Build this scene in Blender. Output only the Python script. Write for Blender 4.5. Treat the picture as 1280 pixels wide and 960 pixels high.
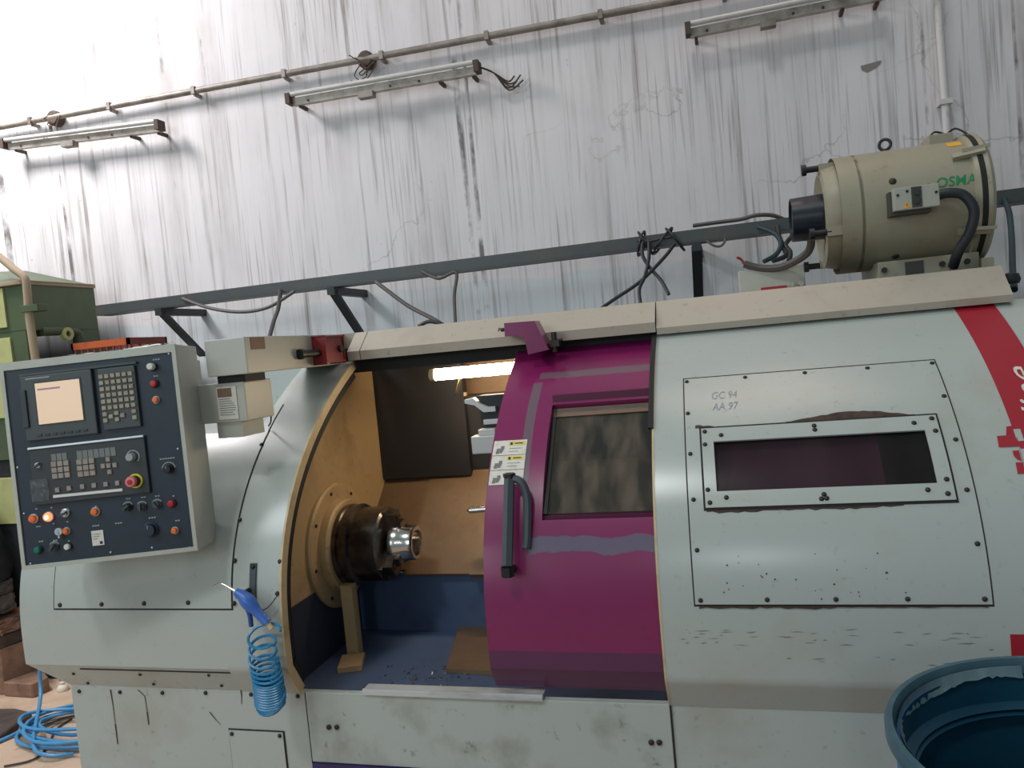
import bpy, bmesh, math, random
from mathutils import Vector, Matrix, Euler
random.seed(7)
for o in list(bpy.data.objects): bpy.data.objects.remove(o)
SC = bpy.context.scene
COL = SC.collection
PI = math.pi

# ------------------------------------------------------------------ camera
cam_d = bpy.data.cameras.new('camera'); cam = bpy.data.objects.new('camera', cam_d); COL.objects.link(cam)
cam_d.sensor_width = 36; cam_d.lens = 27.0; cam_d.clip_start = 0.05
cam.matrix_world = Matrix(((0.96084981, 0.07681252, 0.26620947, 0), (0.26082817, 0.07335946, -0.96259392, 0),
                           (-0.09346825, 0.99434311, 0.05045256, 1.75), (0, 0, 0, 1)))
SC.camera = cam

# ------------------------------------------------------------------ light
SC.view_settings.view_transform = 'Standard'; SC.view_settings.look = 'None'
SC.view_settings.exposure = 0.0; SC.view_settings.gamma = 1.0
w = bpy.data.worlds.new('hall_daylight'); SC.world = w; w.use_nodes = True
w.node_tree.nodes['Background'].inputs[0].default_value = (0.70, 0.92, 1.0, 1)
w.node_tree.nodes['Background'].inputs[1].default_value = 0.24

def lamp(name, kind, loc, d, energy, color, **k):
    l = bpy.data.lights.new(name, kind); l.energy = energy; l.color = color
    for a, b in k.items(): setattr(l, a, b)
    o = bpy.data.objects.new(name, l); COL.objects.link(o); o.location = loc
    o.rotation_euler = Vector(d).to_track_quat('-Z', 'Y').to_euler()
    return o
lamp('skylight_sun', 'SUN', (0, -2, 6), (0.25, 1, -1.55), 0.62, (0.96, 1.0, 0.97), angle=math.radians(7))
lamp('flood_light', 'AREA', (-4.9, 2.95, 5.2), (0.06, 1, -.72), 225, (1.0, 0.95, 0.94), size=0.9)
lamp('high_bay_light', 'AREA', (0.3, 3.0, 6.2), (-0.1, -0.05, -1), 30, (1.0, 0.74, 0.58), size=1.6)
lamp('rear_bay_light', 'AREA', (0.1, -5.0, 3.35), (0, 1, -.22), 26, (0.92, 1.0, 1.0), size=.5)
lamp('side_bay_light', 'AREA', (-4.4, -.5, 4.3), (.555, .576, -.587), 60, (0.9, 0.98, 1.0), size=1.4)
lamp('doorway_light', 'AREA', (-3.4, -2.6, 2.6), (.25, 1, -.25), 38, (0.86, 0.97, 1.0), size=1.8)

# ------------------------------------------------------------------ materials
def lin(c):
    return tuple(((v/255)/12.92 if v/255 <= .04045 else ((v/255+.055)/1.055)**2.4) for v in c) + (1,)
MATS = {}
def mat(name, rgb, rough=.5, metal=0., dirt=None, dscale=6., damt=.5, thr=.55, emit=None, estr=0., bump=0., spec=.5,
        stretch=(1, 1, 1), coat=0., alpha=1., fine=None, fscale=40., famt=.3):
    m = bpy.data.materials.new(name); m.use_nodes = True; nt = m.node_tree; b = nt.nodes['Principled BSDF']
    N = nt.nodes.new; L = nt.links.new
    b.inputs['Base Color'].default_value = lin(rgb); b.inputs['Roughness'].default_value = rough
    b.inputs['Metallic'].default_value = metal; b.inputs['Specular IOR Level'].default_value = spec
    b.inputs['Coat Weight'].default_value = coat; b.inputs['Coat Roughness'].default_value = .12
    b.inputs['Alpha'].default_value = alpha
    if emit: b.inputs['Emission Color'].default_value = lin(emit); b.inputs['Emission Strength'].default_value = estr
    g = N('ShaderNodeNewGeometry'); mp = N('ShaderNodeMapping'); L(g.outputs['Position'], mp.inputs['Vector'])
    mp.inputs['Scale'].default_value = stretch
    col = None
    def layer(prev, dcol, scale, amt, lo, hi, detail=8):
        nz = N('ShaderNodeTexNoise'); nz.inputs['Scale'].default_value = scale; nz.inputs['Detail'].default_value = detail
        nz.inputs['Roughness'].default_value = .62
        L(mp.outputs[0], nz.inputs['Vector'])
        r = N('ShaderNodeMapRange'); r.inputs['From Min'].default_value = lo; r.inputs['From Max'].default_value = hi
        r.inputs['To Max'].default_value = amt; L(nz.outputs['Fac'], r.inputs['Value'])
        mx = N('ShaderNodeMix'); mx.data_type = 'RGBA'; L(r.outputs[0], mx.inputs['Factor'])
        if prev is None: mx.inputs['A'].default_value = lin(rgb)
        else: L(prev, mx.inputs['A'])
        mx.inputs['B'].default_value = lin(dcol)
        return mx.outputs['Result'], nz
    if dirt: col, nz = layer(col, dirt, dscale, damt, thr, thr+.22)
    if fine: col, nz2 = layer(col, fine, fscale, famt, .62, .74, 4)
    if col is not None: L(col, b.inputs['Base Color'])
    if bump:
        nb = N('ShaderNodeTexNoise'); nb.inputs['Scale'].default_value = 90; nb.inputs['Detail'].default_value = 5
        L(mp.outputs[0], nb.inputs['Vector'])
        bp = N('ShaderNodeBump'); bp.inputs['Strength'].default_value = bump; bp.inputs['Distance'].default_value = .004
        L(nb.outputs['Fac'], bp.inputs['Height']); L(bp.outputs[0], b.inputs['Normal'])
    MATS[name] = m
    return m
M = MATS
mat('white_paint', (170, 177, 174), .34, dirt=(150, 138, 120), dscale=3.2, damt=.5, thr=.52, fine=(70, 66, 60), fscale=28, famt=.38, spec=.5)
mat('white_paint_clean', (172, 178, 174), .25, dirt=(160, 150, 132), dscale=3.5, damt=.4, thr=.55, fine=(92, 88, 80), fscale=45, famt=.22)
mat('sill_paint', (170, 177, 173), .42, dirt=(120, 110, 98), dscale=5, damt=.55, thr=.5, fine=(54, 50, 46), fscale=24, famt=.6)
mat('fascia_paint', (174, 164, 151), .42, dirt=(146, 130, 112), dscale=5, damt=.4, thr=.5, fine=(70, 62, 56), fscale=40, famt=.3)
mat('panel_gap', (34, 31, 29), .8)
mat('rust_seal', (74, 54, 46), .75, dirt=(40, 30, 28), dscale=30, damt=.8, thr=.45)
mat('bolt', (62, 57, 52), .55, .6)
mat('cream_and_warm_light', (196, 176, 138), .45, dirt=(110, 92, 66), dscale=8, damt=.6, thr=.5)  # cream parts; on the arch edge the cream is warm lamp light put into colour
mat('rubber', (22, 22, 24), .7)
mat('bulkhead', (190, 162, 120), .5, .05, dirt=(92, 72, 52), dscale=3, damt=.6, thr=.54, fine=(36, 28, 22), fscale=30, famt=.4)
mat('way_cover', (120, 96, 74), .5, .2, dirt=(86, 68, 52), dscale=5, damt=.5, thr=.48, fine=(60, 46, 34), fscale=50, famt=.4)
mat('black_guard', (36, 35, 38), .6, .1, dirt=(70, 56, 44), dscale=4, damt=.4, thr=.5)
mat('hazy_dark_blue', (76, 94, 126), .55, .1, dirt=(54, 66, 92), dscale=5, damt=.6, thr=.5)  # lens haze over the dark interior put into this blue base
mat('shade_dark', (54, 60, 76), .55, .1, dirt=(60, 50, 44), dscale=4, damt=.7, thr=.45)  # shade of the lower bulkhead put into a dark colour
mat('chuck_steel', (112, 104, 98), .28, .9, dirt=(46, 40, 36), dscale=9, damt=.8, thr=.45)
mat('bright_steel', (206, 202, 196), .2, 1., dirt=(120, 110, 98), dscale=14, damt=.5, thr=.55)
mat('tool_steel', (196, 196, 196), .4, .3)
mat('aluminium', (198, 202, 206), .42, .35, dirt=(120, 122, 124), dscale=12, damt=.6, thr=.5, stretch=(.3, 1, 1))
mat('purple_kick', (52, 42, 92), .5, dirt=(36, 28, 60), dscale=5, damt=.6, thr=.5)
mat('door_shaded', (84, 18, 56), .5)  # darker magenta: shade of the window cheeks put into the colour
mat('grey_grip', (62, 70, 76), .5)
mat('navy_panel', (27, 41, 56), .5, dirt=(22, 30, 40), dscale=6, damt=.6, thr=.5)
mat('charcoal_plastic', (62, 68, 70), .5)
mat('charcoal_dark', (46, 50, 54), .5)
mat('key_beige', (158, 150, 132), .55, dirt=(120, 100, 90), dscale=60, damt=.6, thr=.45)
mat('key_tan', (152, 140, 132), .55, dirt=(118, 106, 100), dscale=60, damt=.5, thr=.45)
mat('key_strip', (112, 116, 114), .5)
mat('silver', (190, 194, 198), .3, .6)
mat('screen', (90, 78, 66), .3, emit=(236, 206, 172), estr=.72)
mat('screen_text', (120, 90, 110), .4, emit=(150, 116, 128), estr=.5)
mat('red_button', (170, 22, 40), .35)
mat('pink_button', (214, 120, 124), .35)
mat('orange_button', (226, 110, 40), .35)
mat('green_button', (16, 104, 84), .35)
mat('white_button', (206, 206, 196), .4)
mat('lit_red', (255, 90, 50), .4, emit=(255, 92, 50), estr=4.0)
mat('lit_core', (255, 220, 200), .4, emit=(255, 226, 206), estr=3.0)
mat('yellow', (214, 206, 48), .5)
mat('orange_yellow', (226, 166, 40), .5)
mat('black', (20, 21, 23), .5)
mat('mark_grey', (150, 156, 158), .6)
mat('label_white', (212, 208, 198), .5, dirt=(170, 160, 150), dscale=40, damt=.6, thr=.5)
mat('label_print', (112, 110, 108), .6)
mat('scuff', (126, 126, 120), .6)
mat('label_rust', (120, 92, 74), .6)
mat('label_yellow', (214, 196, 90), .5)
mat('plastic_film', (130, 136, 138), .15, alpha=.28)
mat('cream_box', (176, 177, 168), .42, dirt=(150, 140, 120), dscale=6, damt=.4, thr=.52)
mat('red_plastic', (128, 34, 40), .4, dirt=(110, 20, 26), dscale=20, damt=.5, thr=.5, fine=(200, 190, 180), fscale=80, famt=.3)
mat('mist_paint', (150, 144, 125), .42, dirt=(146, 128, 104), dscale=5, damt=.55, thr=.47, fine=(96, 74, 58), fscale=30, famt=.4)
mat('brown_wear', (112, 78, 62), .7, dirt=(80, 56, 46), dscale=20, damt=.7, thr=.5)
mat('logo_green', (16, 128, 74), .5)
mat('navy_pipe', (26, 34, 46), .35)
mat('grey_box', (166, 166, 156), .45, dirt=(110, 104, 96), dscale=14, damt=.5, thr=.52)
mat('dark_box', (62, 60, 54), .5)
mat('trough_metal', (72, 76, 78), .5, .3, dirt=(96, 84, 72), dscale=8, damt=.6, thr=.5)
mat('dark_steel', (42, 47, 52), .5, .3, dirt=(64, 58, 52), dscale=12, damt=.5, thr=.52)
mat('cable_grey', (78, 74, 72), .6)
mat('cable_black', (30, 32, 34), .55)
mat('cable_teal', (28, 52, 60), .5)
mat('wire_red', (150, 50, 48), .5)
mat('conduit_metal', (136, 128, 120), .5, .2, dirt=(84, 72, 64), dscale=10, damt=.75, thr=.45)
mat('batten_white', (176, 168, 158), .45, dirt=(104, 90, 78), dscale=12, damt=.7, thr=.45)
mat('tube_glass', (192, 188, 184), .2, dirt=(160, 150, 140), dscale=14, damt=.4, thr=.5)
mat('grime', (74, 60, 52), .8)
mat('pipe_white', (196, 192, 190), .5, dirt=(90, 76, 68), dscale=14, damt=.8, thr=.56, stretch=(1, 1, .5))
mat('green_dark', (74, 88, 62), .5, dirt=(60, 68, 50), dscale=5, damt=.6, thr=.48)
mat('green_light', (176, 178, 122), .5, dirt=(140, 134, 92), dscale=6, damt=.5, thr=.5)
mat('dust_tan', (158, 140, 118), .8, dirt=(150, 126, 104), dscale=12, damt=.6, thr=.5)
mat('crate_orange', (176, 84, 42), .55, dirt=(96, 50, 36), dscale=10, damt=.7, thr=.48)
mat('crate_red', (120, 54, 44), .6)
mat('paper', (216, 214, 208), .7)
mat('rust_steel', (146, 112, 94), .75, .1, dirt=(84, 62, 54), dscale=7, damt=.8, thr=.45, fine=(190, 140, 112), fscale=60, famt=.5, bump=.5)
mat('rust_dark', (92, 76, 70), .75, .1, dirt=(56, 48, 46), dscale=7, damt=.8, thr=.45, bump=.5)
mat('wood_orange', (188, 118, 84), .7, dirt=(130, 80, 58), dscale=10, damt=.6, thr=.5)
mat('stone_grey', (112, 102, 98), .85, dirt=(70, 64, 62), dscale=9, damt=.8, thr=.45, bump=.6)
mat('black_cloth', (34, 37, 42), .8, dirt=(60, 60, 64), dscale=10, damt=.5, thr=.52)
mat('hose_blue', (76, 142, 190), .35)
mat('coil_blue', (40, 122, 168), .3)
mat('gun_blue', (58, 104, 186), .35)
mat('gun_dark', (36, 74, 140), .4)
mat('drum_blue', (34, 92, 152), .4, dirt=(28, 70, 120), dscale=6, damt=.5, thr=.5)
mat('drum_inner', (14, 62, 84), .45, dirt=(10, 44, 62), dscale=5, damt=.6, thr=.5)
mat('drum_rim', (56, 86, 98), .4, dirt=(90, 120, 130), dscale=12, damt=.5, thr=.5)
mat('torn_lid', (92, 114, 122), .5)
mat('white_cap', (216, 206, 192), .5)
mat('band_red', (158, 26, 44), .4)
mat('faint_pen', (140, 144, 158), .6)
mat('plaster_hole', (128, 120, 114), .95)
mat('lamp_glow', (255, 230, 190), .4, emit=(255, 230, 190), estr=46.)

# dirty glass: partly clear pane with a film of grime
def glass(name, film, clear, dirt, scale):
    m = bpy.data.materials.new(name); m.use_nodes = True; nt = m.node_tree; nt.nodes.clear(); N = nt.nodes.new; L = nt.links.new
    out = N('ShaderNodeOutputMaterial'); mix = N('ShaderNodeMixShader'); tr = N('ShaderNodeBsdfTransparent')
    pb = N('ShaderNodeBsdfPrincipled'); pb.inputs['Roughness'].default_value = .12
    g = N('ShaderNodeNewGeometry'); mp = N('ShaderNodeMapping'); mp.inputs['Scale'].default_value = (2.2, 1, .2); L(g.outputs['Position'], mp.inputs['Vector'])
    nz = N('ShaderNodeTexNoise'); nz.inputs['Scale'].default_value = scale; nz.inputs['Detail'].default_value = 8; L(mp.outputs[0], nz.inputs['Vector'])
    mx = N('ShaderNodeMix'); mx.data_type = 'RGBA'; mx.inputs['A'].default_value = lin(film); mx.inputs['B'].default_value = lin(dirt)
    r = N('ShaderNodeMapRange'); r.inputs['From Min'].default_value = .4; r.inputs['From Max'].default_value = .65; L(nz.outputs['Fac'], r.inputs['Value'])
    L(r.outputs[0], mx.inputs['Factor']); L(mx.outputs['Result'], pb.inputs['Base Color'])
    tr.inputs[0].default_value = (.8, .82, .8, 1)
    mix.inputs[0].default_value = 1-clear; L(tr.outputs[0], mix.inputs[1]); L(pb.outputs[0], mix.inputs[2]); L(mix.outputs[0], out.inputs[0])
    MATS[name] = m
glass('door_glass', (62, 62, 58), .45, (112, 102, 92), 9)
glass('dark_glass', (46, 44, 46), .72, (70, 62, 62), 3)

# wall: white wash with long rain streaks
def wall_mat():
    m = bpy.data.materials.new('streaked_wall'); m.use_nodes = True; nt = m.node_tree; b = nt.nodes['Principled BSDF']; N = nt.nodes.new; L = nt.links.new
    b.inputs['Roughness'].default_value = .75; b.inputs['Specular IOR Level'].default_value = .2
    g = N('ShaderNodeNewGeometry')
    def noise(scale, st, lo, hi, amt, detail=6, rough=.6):
        mp = N('ShaderNodeMapping'); mp.inputs['Scale'].default_value = st; L(g.outputs['Position'], mp.inputs['Vector'])
        nz = N('ShaderNodeTexNoise'); nz.inputs['Scale'].default_value = scale; nz.inputs['Detail'].default_value = detail; nz.inputs['Roughness'].default_value = rough
        L(mp.outputs[0], nz.inputs['Vector'])
        r = N('ShaderNodeMapRange'); r.inputs['From Min'].default_value = lo; r.inputs['From Max'].default_value = hi; r.inputs['To Max'].default_value = amt
        L(nz.outputs['Fac'], r.inputs['Value']); return r.outputs[0]
    def mul(a, c):
        n = N('ShaderNodeMath'); n.operation = 'MULTIPLY'; L(a, n.inputs[0]); L(c, n.inputs[1]); return n.outputs[0]
    def mixc(prev, fac, c):
        mx = N('ShaderNodeMix'); mx.data_type = 'RGBA'; L(fac, mx.inputs['Factor'])
        if isinstance(prev, tuple): mx.inputs['A'].default_value = prev
        else: L(prev, mx.inputs['A'])
        mx.inputs['B'].default_value = c; return mx.outputs['Result']
    sx = N('ShaderNodeSeparateXYZ'); L(g.outputs['Position'], sx.inputs[0])
    # painted dado: cooler white below about 2.1 m
    nzl = noise(2.0, (1, 1, 1), .3, .7, .06)
    ad = N('ShaderNodeMath'); ad.operation = 'ADD'; L(sx.outputs['Z'], ad.inputs[0]); L(nzl, ad.inputs[1])
    r = N('ShaderNodeMapRange'); r.inputs['From Min'].default_value = 2.15; r.inputs['From Max'].default_value = 2.17; L(ad.outputs[0], r.inputs['Value'])
    c = mixc(lin((196, 201, 206)), r.outputs[0], lin((210, 206, 209)))
    c = mixc(c, noise(1.1, (1, 1, .8), .45, .75, .4), lin((182, 174, 178)))
    wide = mul(noise(5, (1, 1, .05), .48, .70, 1.0), noise(1.3, (1, 1, .7), .38, .62, .42))
    c = mixc(c, wide, lin((128, 116, 112)))
    thin = mul(noise(20, (1, 1, .03), .55, .70, 1.0, 3), noise(2.4, (1, 1, .35), .36, .56, .75))
    c = mixc(c, thin, lin((104, 90, 84)))
    hair = mul(noise(60, (1, 1, .02), .54, .68, 1.0, 2), noise(3.0, (1, 1, .4), .36, .60, .45))
    c = mixc(c, hair, lin((98, 84, 78)))
    # a few strong, broken dark runs
    strong = mul(noise(7, (1, 1, .012), .635, .665, 1.0, 2), noise(9, (1, 1, .5), .45, .62, .8))
    c = mixc(c, strong, lin((62, 52, 50)))
    blot = noise(14, (1, 1, 1), .70, .76, .5, 5); c = mixc(c, blot, lin((120, 106, 98)))
    # hairline cracks in the plaster
    vo = N('ShaderNodeTexVoronoi'); vo.feature = 'DISTANCE_TO_EDGE'; vo.inputs['Scale'].default_value = 1.1
    wn = N('ShaderNodeTexNoise'); wn.inputs['Scale'].default_value = 3; wn.inputs['Detail'].default_value = 6; L(g.outputs['Position'], wn.inputs['Vector'])
    vm = N('ShaderNodeVectorMath'); vm.operation = 'MULTIPLY_ADD'; L(wn.outputs['Color'], vm.inputs[0]); vm.inputs[1].default_value = (.5, .5, .5); L(g.outputs['Position'], vm.inputs[2])
    L(vm.outputs[0], vo.inputs['Vector'])
    cr = N('ShaderNodeMapRange'); cr.inputs['From Min'].default_value = .006; cr.inputs['From Max'].default_value = .0; cr.inputs['To Max'].default_value = 1; L(vo.outputs['Distance'], cr.inputs['Value'])
    c = mixc(c, mul(cr.outputs[0], noise(1.0, (1, 1, 1), .56, .64, .4)), lin((96, 84, 78)))
    L(c, b.inputs['Base Color'])
    bp = N('ShaderNodeBump'); bp.inputs['Strength'].default_value = .25; bp.inputs['Distance'].default_value = .01
    nb = N('ShaderNodeTexNoise'); nb.inputs['Scale'].default_value = 6; nb.inputs['Detail'].default_value = 8; L(g.outputs['Position'], nb.inputs['Vector'])
    L(nb.outputs['Fac'], bp.inputs['Height']); L(bp.outputs[0], b.inputs['Normal'])
    MATS['streaked_wall'] = m
wall_mat()
mat('concrete_floor', (196, 168, 146), .85, dirt=(140, 116, 100), dscale=2.2, damt=.7, thr=.48, fine=(104, 88, 78), fscale=20, famt=.6, bump=.5)

# magenta door paint with grey worn bands where tape was pulled off and a darker purple strip low down (bands fixed to the door sheet)
def door_mat():
    m = mat('door_magenta', (122, 24, 82), .33, dirt=(104, 28, 78), dscale=3, damt=.55, thr=.48, fine=(80, 26, 60), fscale=30, famt=.3, coat=.3)
    nt = m.node_tree; N = nt.nodes.new; L = nt.links.new; b = nt.nodes['Principled BSDF']
    prev = b.inputs['Base Color'].links[0].from_socket
    g = N('ShaderNodeNewGeometry'); s = N('ShaderNodeSeparateXYZ'); L(g.outputs['Position'], s.inputs[0])
    nz = N('ShaderNodeTexNoise'); nz.inputs['Scale'].default_value = 9; nz.inputs['Detail'].default_value = 6; L(g.outputs['Position'], nz.inputs['Vector'])
    def band(ax, lo, hi, wob, soft=.004):
        a = N('ShaderNodeMath'); a.operation = 'MULTIPLY_ADD'; L(nz.outputs['Fac'], a.inputs[0]); a.inputs[1].default_value = wob; L(s.outputs[ax], a.inputs[2])
        r1 = N('ShaderNodeMapRange'); r1.inputs['From Min'].default_value = lo+wob*.5; r1.inputs['From Max'].default_value = lo+wob*.5+soft; L(a.outputs[0], r1.inputs['Value'])
        r2 = N('ShaderNodeMapRange'); r2.inputs['From Min'].default_value = hi+wob*.5; r2.inputs['From Max'].default_value = hi+wob*.5-soft; L(a.outputs[0], r2.inputs['Value'])
        k = N('ShaderNodeMath'); k.operation = 'MULTIPLY'; L(r1.outputs[0], k.inputs[0]); L(r2.outputs[0], k.inputs[1]); return k.outputs[0]
    def mul(a, c):
        n = N('ShaderNodeMath'); n.operation = 'MULTIPLY'; L(a, n.inputs[0]); L(c, n.inputs[1]); return n.outputs[0]
    for f, c in ((mul(band('X', -.678, -.640, .008), band('Z', 1.30, 1.60, .03)), (104, 84, 96)),
                 (mul(band('X', -.66, -.20, .01), band('Z', 1.612, 1.637, .008)), (108, 80, 92)),
                 (mul(band('X', -.63, -.1, .05), band('Z', 1.092, 1.140, .05)), (98, 86, 108)),
                 (mul(band('X', -.9, .3, .01), band('Z', .66, .80, .006)), (84, 34, 76))):
        mx = N('ShaderNodeMix'); mx.data_type = 'RGBA'; L(f, mx.inputs['Factor']); L(prev, mx.inputs['A']); mx.inputs['B'].default_value = lin(c); prev = mx.outputs['Result']
    L(prev, b.inputs['Base Color'])
door_mat()

# ------------------------------------------------------------------ mesh helpers
ORG = {}
def finish(name, bm, m, parent=None, smooth=None, kind=None):
    bmesh.ops.remove_doubles(bm, verts=bm.verts, dist=1e-6)
    bmesh.ops.recalc_face_normals(bm, faces=bm.faces)
    lo = [min(v.co[i] for v in bm.verts) for i in range(3)]; hi = [max(v.co[i] for v in bm.verts) for i in range(3)]
    c = Vector([(lo[i]+hi[i])/2 for i in range(3)])
    if parent is None: c.z = lo[2]
    for v in bm.verts: v.co -= c
    me = bpy.data.meshes.new(name); bm.to_mesh(me); bm.free()
    if smooth is not None:
        for p in me.polygons: p.use_smooth = True
        me.set_sharp_from_angle(angle=math.radians(smooth))
    me.materials.append(M[m] if isinstance(m, str) else m)
    o = bpy.data.objects.new(name, me); COL.objects.link(o)
    if parent is not None: o.parent = parent; o.location = c-ORG[parent.name]
    else: o.location = c
    ORG[o.name] = c
    if kind: o['kind'] = kind
    return o
def thing(name, label, cat, loc=(0, 0, 0), rot=(0, 0, 0), group=None, local=False):
    o = bpy.data.objects.new(name, None); COL.objects.link(o); o.empty_display_size = .1
    o.location = loc; o.rotation_euler = rot; o['label'] = label; o['category'] = cat
    if group: o['group'] = group
    ORG[o.name] = Vector((0, 0, 0)) if local else Vector(loc)
    return o
def tag(o, label, cat, group=None):
    o['label'] = label; o['category'] = cat
    if group: o['group'] = group
    return o
def inst(name, me, loc, parent, rot=None, scale=None):
    o = bpy.data.objects.new(name, me); COL.objects.link(o); o.parent = parent
    o.location = Vector(loc)-ORG[parent.name]
    if rot is not None: o.rotation_euler = rot
    if scale: o.scale = scale
    ORG[o.name] = Vector(loc)
    return o
def B(): return bmesh.new()
def box(bm, x0, x1, y0, y1, z0, z1, bev=0.):
    r = bmesh.ops.create_cube(bm, size=1); vs = r['verts']
    for v in vs:
        v.co = Vector(((x0+x1)/2+v.co.x*(x1-x0), (y0+y1)/2+v.co.y*(y1-y0), (z0+z1)/2+v.co.z*(z1-z0)))
    if bev:
        es = set(e for v in vs for e in v.link_edges)
        bmesh.ops.bevel(bm, geom=list(es), offset=bev, segments=2, affect='EDGES', profile=.6)
    return bm
def obox(bm, c, ax, ay, az, sx, sy, sz):
    ax, ay, az = Vector(ax).normalized(), Vector(ay).normalized(), Vector(az).normalized()
    r = bmesh.ops.create_cube(bm, size=1)
    for v in r['verts']: v.co = Vector(c)+ax*v.co.x*sx+ay*v.co.y*sy+az*v.co.z*sz
    return bm
def bar(bm, a, b, wdt, thk, up=(0, 0, 1)):
    a, b = Vector(a), Vector(b); d = (b-a); L = d.length; d.normalize()
    s = d.cross(Vector(up)).normalized(); u = s.cross(d)
    return obox(bm, (a+b)/2, d, s, u, L, wdt, thk)
def cyl(bm, a, b, r, r2=None, n=20, cap=True):
    a, b = Vector(a), Vector(b); d = b-a; L = d.length
    q = Vector((0, 0, 1)).rotation_difference(d.normalized())
    ret = bmesh.ops.create_cone(bm, cap_ends=cap, segments=n, radius1=r, radius2=r if r2 is None else r2, depth=L)
    for v in ret['verts']: v.co = q @ v.co+(a+b)/2
    return bm
def lathe(bm, pts, base, axis=(0, 0, 1), n=40, ang=2*PI, start=0.):
    """revolve (radius, height) pairs about an axis through base"""
    axis = Vector(axis).normalized(); q = Vector((0, 0, 1)).rotation_difference(axis); base = Vector(base)
    full = abs(ang-2*PI) < 1e-6; k = n if full else n+1
    rings = []
    for r, h in pts:
        rings.append([bm.verts.new(base+q @ Vector((r*math.cos(start+ang*i/n), r*math.sin(start+ang*i/n), h))) for i in range(k)])
    for a, b in zip(rings, rings[1:]):
        for i in range(n):
            j = (i+1) % k
            try: bm.faces.new((a[i], a[j], b[j], b[i]))
            except ValueError: pass
    return bm
def tube(bm, pts, r, n=8, cyclic=False, sub=0):
    P = [Vector(p) for p in pts]
    for _ in range(sub):
        Q = []
        m = len(P)
        for i in range(m-1):
            p0, p1, p2, p3 = P[max(i-1, 0)], P[i], P[i+1], P[min(i+2, m-1)]
            for t in (0, .25, .5, .75):
                Q.append(.5*((2*p1)+(p2-p0)*t+(2*p0-5*p1+4*p2-p3)*t*t+(3*p1-p0-3*p2+p3)*t**3))
        Q.append(P[-1]); P = Q
    rings = []; up = None
    for i, p in enumerate(P):
        d = (P[min(i+1, len(P)-1)]-P[max(i-1, 0)]).normalized()
        if up is None:
            up = Vector((0, 0, 1)) if abs(d.z) < .9 else Vector((1, 0, 0))
        s = d.cross(up)
        if s.length < 1e-5: s = d.cross(Vector((0.3, 1, .2)))
        s.normalize(); u = s.cross(d).normalized(); up = u
        rr = r(i/(len(P)-1)) if callable(r) else r
        rings.append([bm.verts.new(p+s*rr*math.cos(2*PI*k/n)+u*rr*math.sin(2*PI*k/n)) for k in range(n)])
    for a, b in zip(rings, rings[1:]):
        for k in range(n): bm.faces.new((a[k], a[(k+1) % n], b[(k+1) % n], b[k]))
    bm.faces.new(rings[0][::-1]); bm.faces.new(rings[-1])
    return bm
def prism(bm, poly, ax, a, b):
    """closed polygon extruded along an axis: ax 'x': poly of (y,z); 'y': (x,z); 'z': (x,y)"""
    def P(p, t): return {'x': (t, p[0], p[1]), 'y': (p[0], t, p[1]), 'z': (p[0], p[1], t)}[ax]
    A = [bm.verts.new(P(p, a)) for p in poly]; Bv = [bm.verts.new(P(p, b)) for p in poly]
    bm.faces.new(A); bm.faces.new(Bv[::-1]); n = len(poly)
    for i in range(n): bm.faces.new((A[i], A[(i+1) % n], Bv[(i+1) % n], Bv[i]))
    return bm

# the curved front of the lathe: y as a function of z
PC = (0.54163, -1.25357, 1.51962, -0.10995, -0.01183, 2.22025)
def prof(z):
    if z <= .73: return 2.2203+(.73-z)*.06/.105
    t = z-.73; y = 0
    for c in PC: y = y*t+c
    return y
def pnorm(z):
    d = (prof(z+.004)-prof(z-.004))/.008
    n = Vector((0, -1, d)); return n.normalized()          # outward
def ps(x, z, off=0.):
    n = pnorm(z); return Vector((x, prof(z), z))+n*off
def sheet(bm, x0, x1, z0, z1, o0, o1, holes=(), zstep=.03, xstep=.4, zs=None):
    """curved sheet following the front; o0/o1 = inner/outer offset from the skin; rectangular holes (xa,xb,za,zb)"""
    Z = set([round(z0, 4), round(z1, 4)]); X = set([round(x0, 4), round(x1, 4)])
    n = max(1, int((z1-z0)/zstep)); Z |= set(round(z0+(z1-z0)*i/n, 4) for i in range(n+1))
    if z0 < .73 < z1: Z.add(.73)
    n = max(1, int((x1-x0)/xstep)); X |= set(round(x0+(x1-x0)*i/n, 4) for i in range(n+1))
    for h in holes: X |= {h[0], h[1]}; Z |= {h[2], h[3]}
    X = sorted(x for x in X if x0-1e-6 <= x <= x1+1e-6); Z = sorted(z for z in Z if z0-1e-6 <= z <= z1+1e-6)
    def merge(a):
        r = [a[0]]
        for v in a[1:]:
            if v-r[-1] > 1e-3: r.append(v)
        return r
    X, Z = merge(X), merge(Z); V = {}
    def solid(i, j):
        if not (0 <= i < len(X)-1 and 0 <= j < len(Z)-1): return False
        cx, cz = (X[i]+X[i+1])/2, (Z[j]+Z[j+1])/2
        return not any(h[0] < cx < h[1] and h[2] < cz < h[3] for h in holes)
    def v(i, j, s):
        if (i, j, s) not in V: V[(i, j, s)] = bm.verts.new(ps(X[i], Z[j], o1 if s else o0))
        return V[(i, j, s)]
    for i in range(len(X)-1):
        for j in range(len(Z)-1):
            if not solid(i, j): continue
            bm.faces.new((v(i, j, 1), v(i+1, j, 1), v(i+1, j+1, 1), v(i, j+1, 1)))
            bm.faces.new((v(i, j, 0), v(i, j+1, 0), v(i+1, j+1, 0), v(i+1, j, 0)))
            for di, dj, a, b in ((-1, 0, (i, j), (i, j+1)), (1, 0, (i+1, j), (i+1, j+1)), (0, -1, (i, j), (i+1, j)), (0, 1, (i, j+1), (i+1, j+1))):
                if not solid(i+di, j+dj): bm.faces.new((v(*a, 0), v(*b, 0), v(*b, 1), v(*a, 1)))
    return bm
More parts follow.
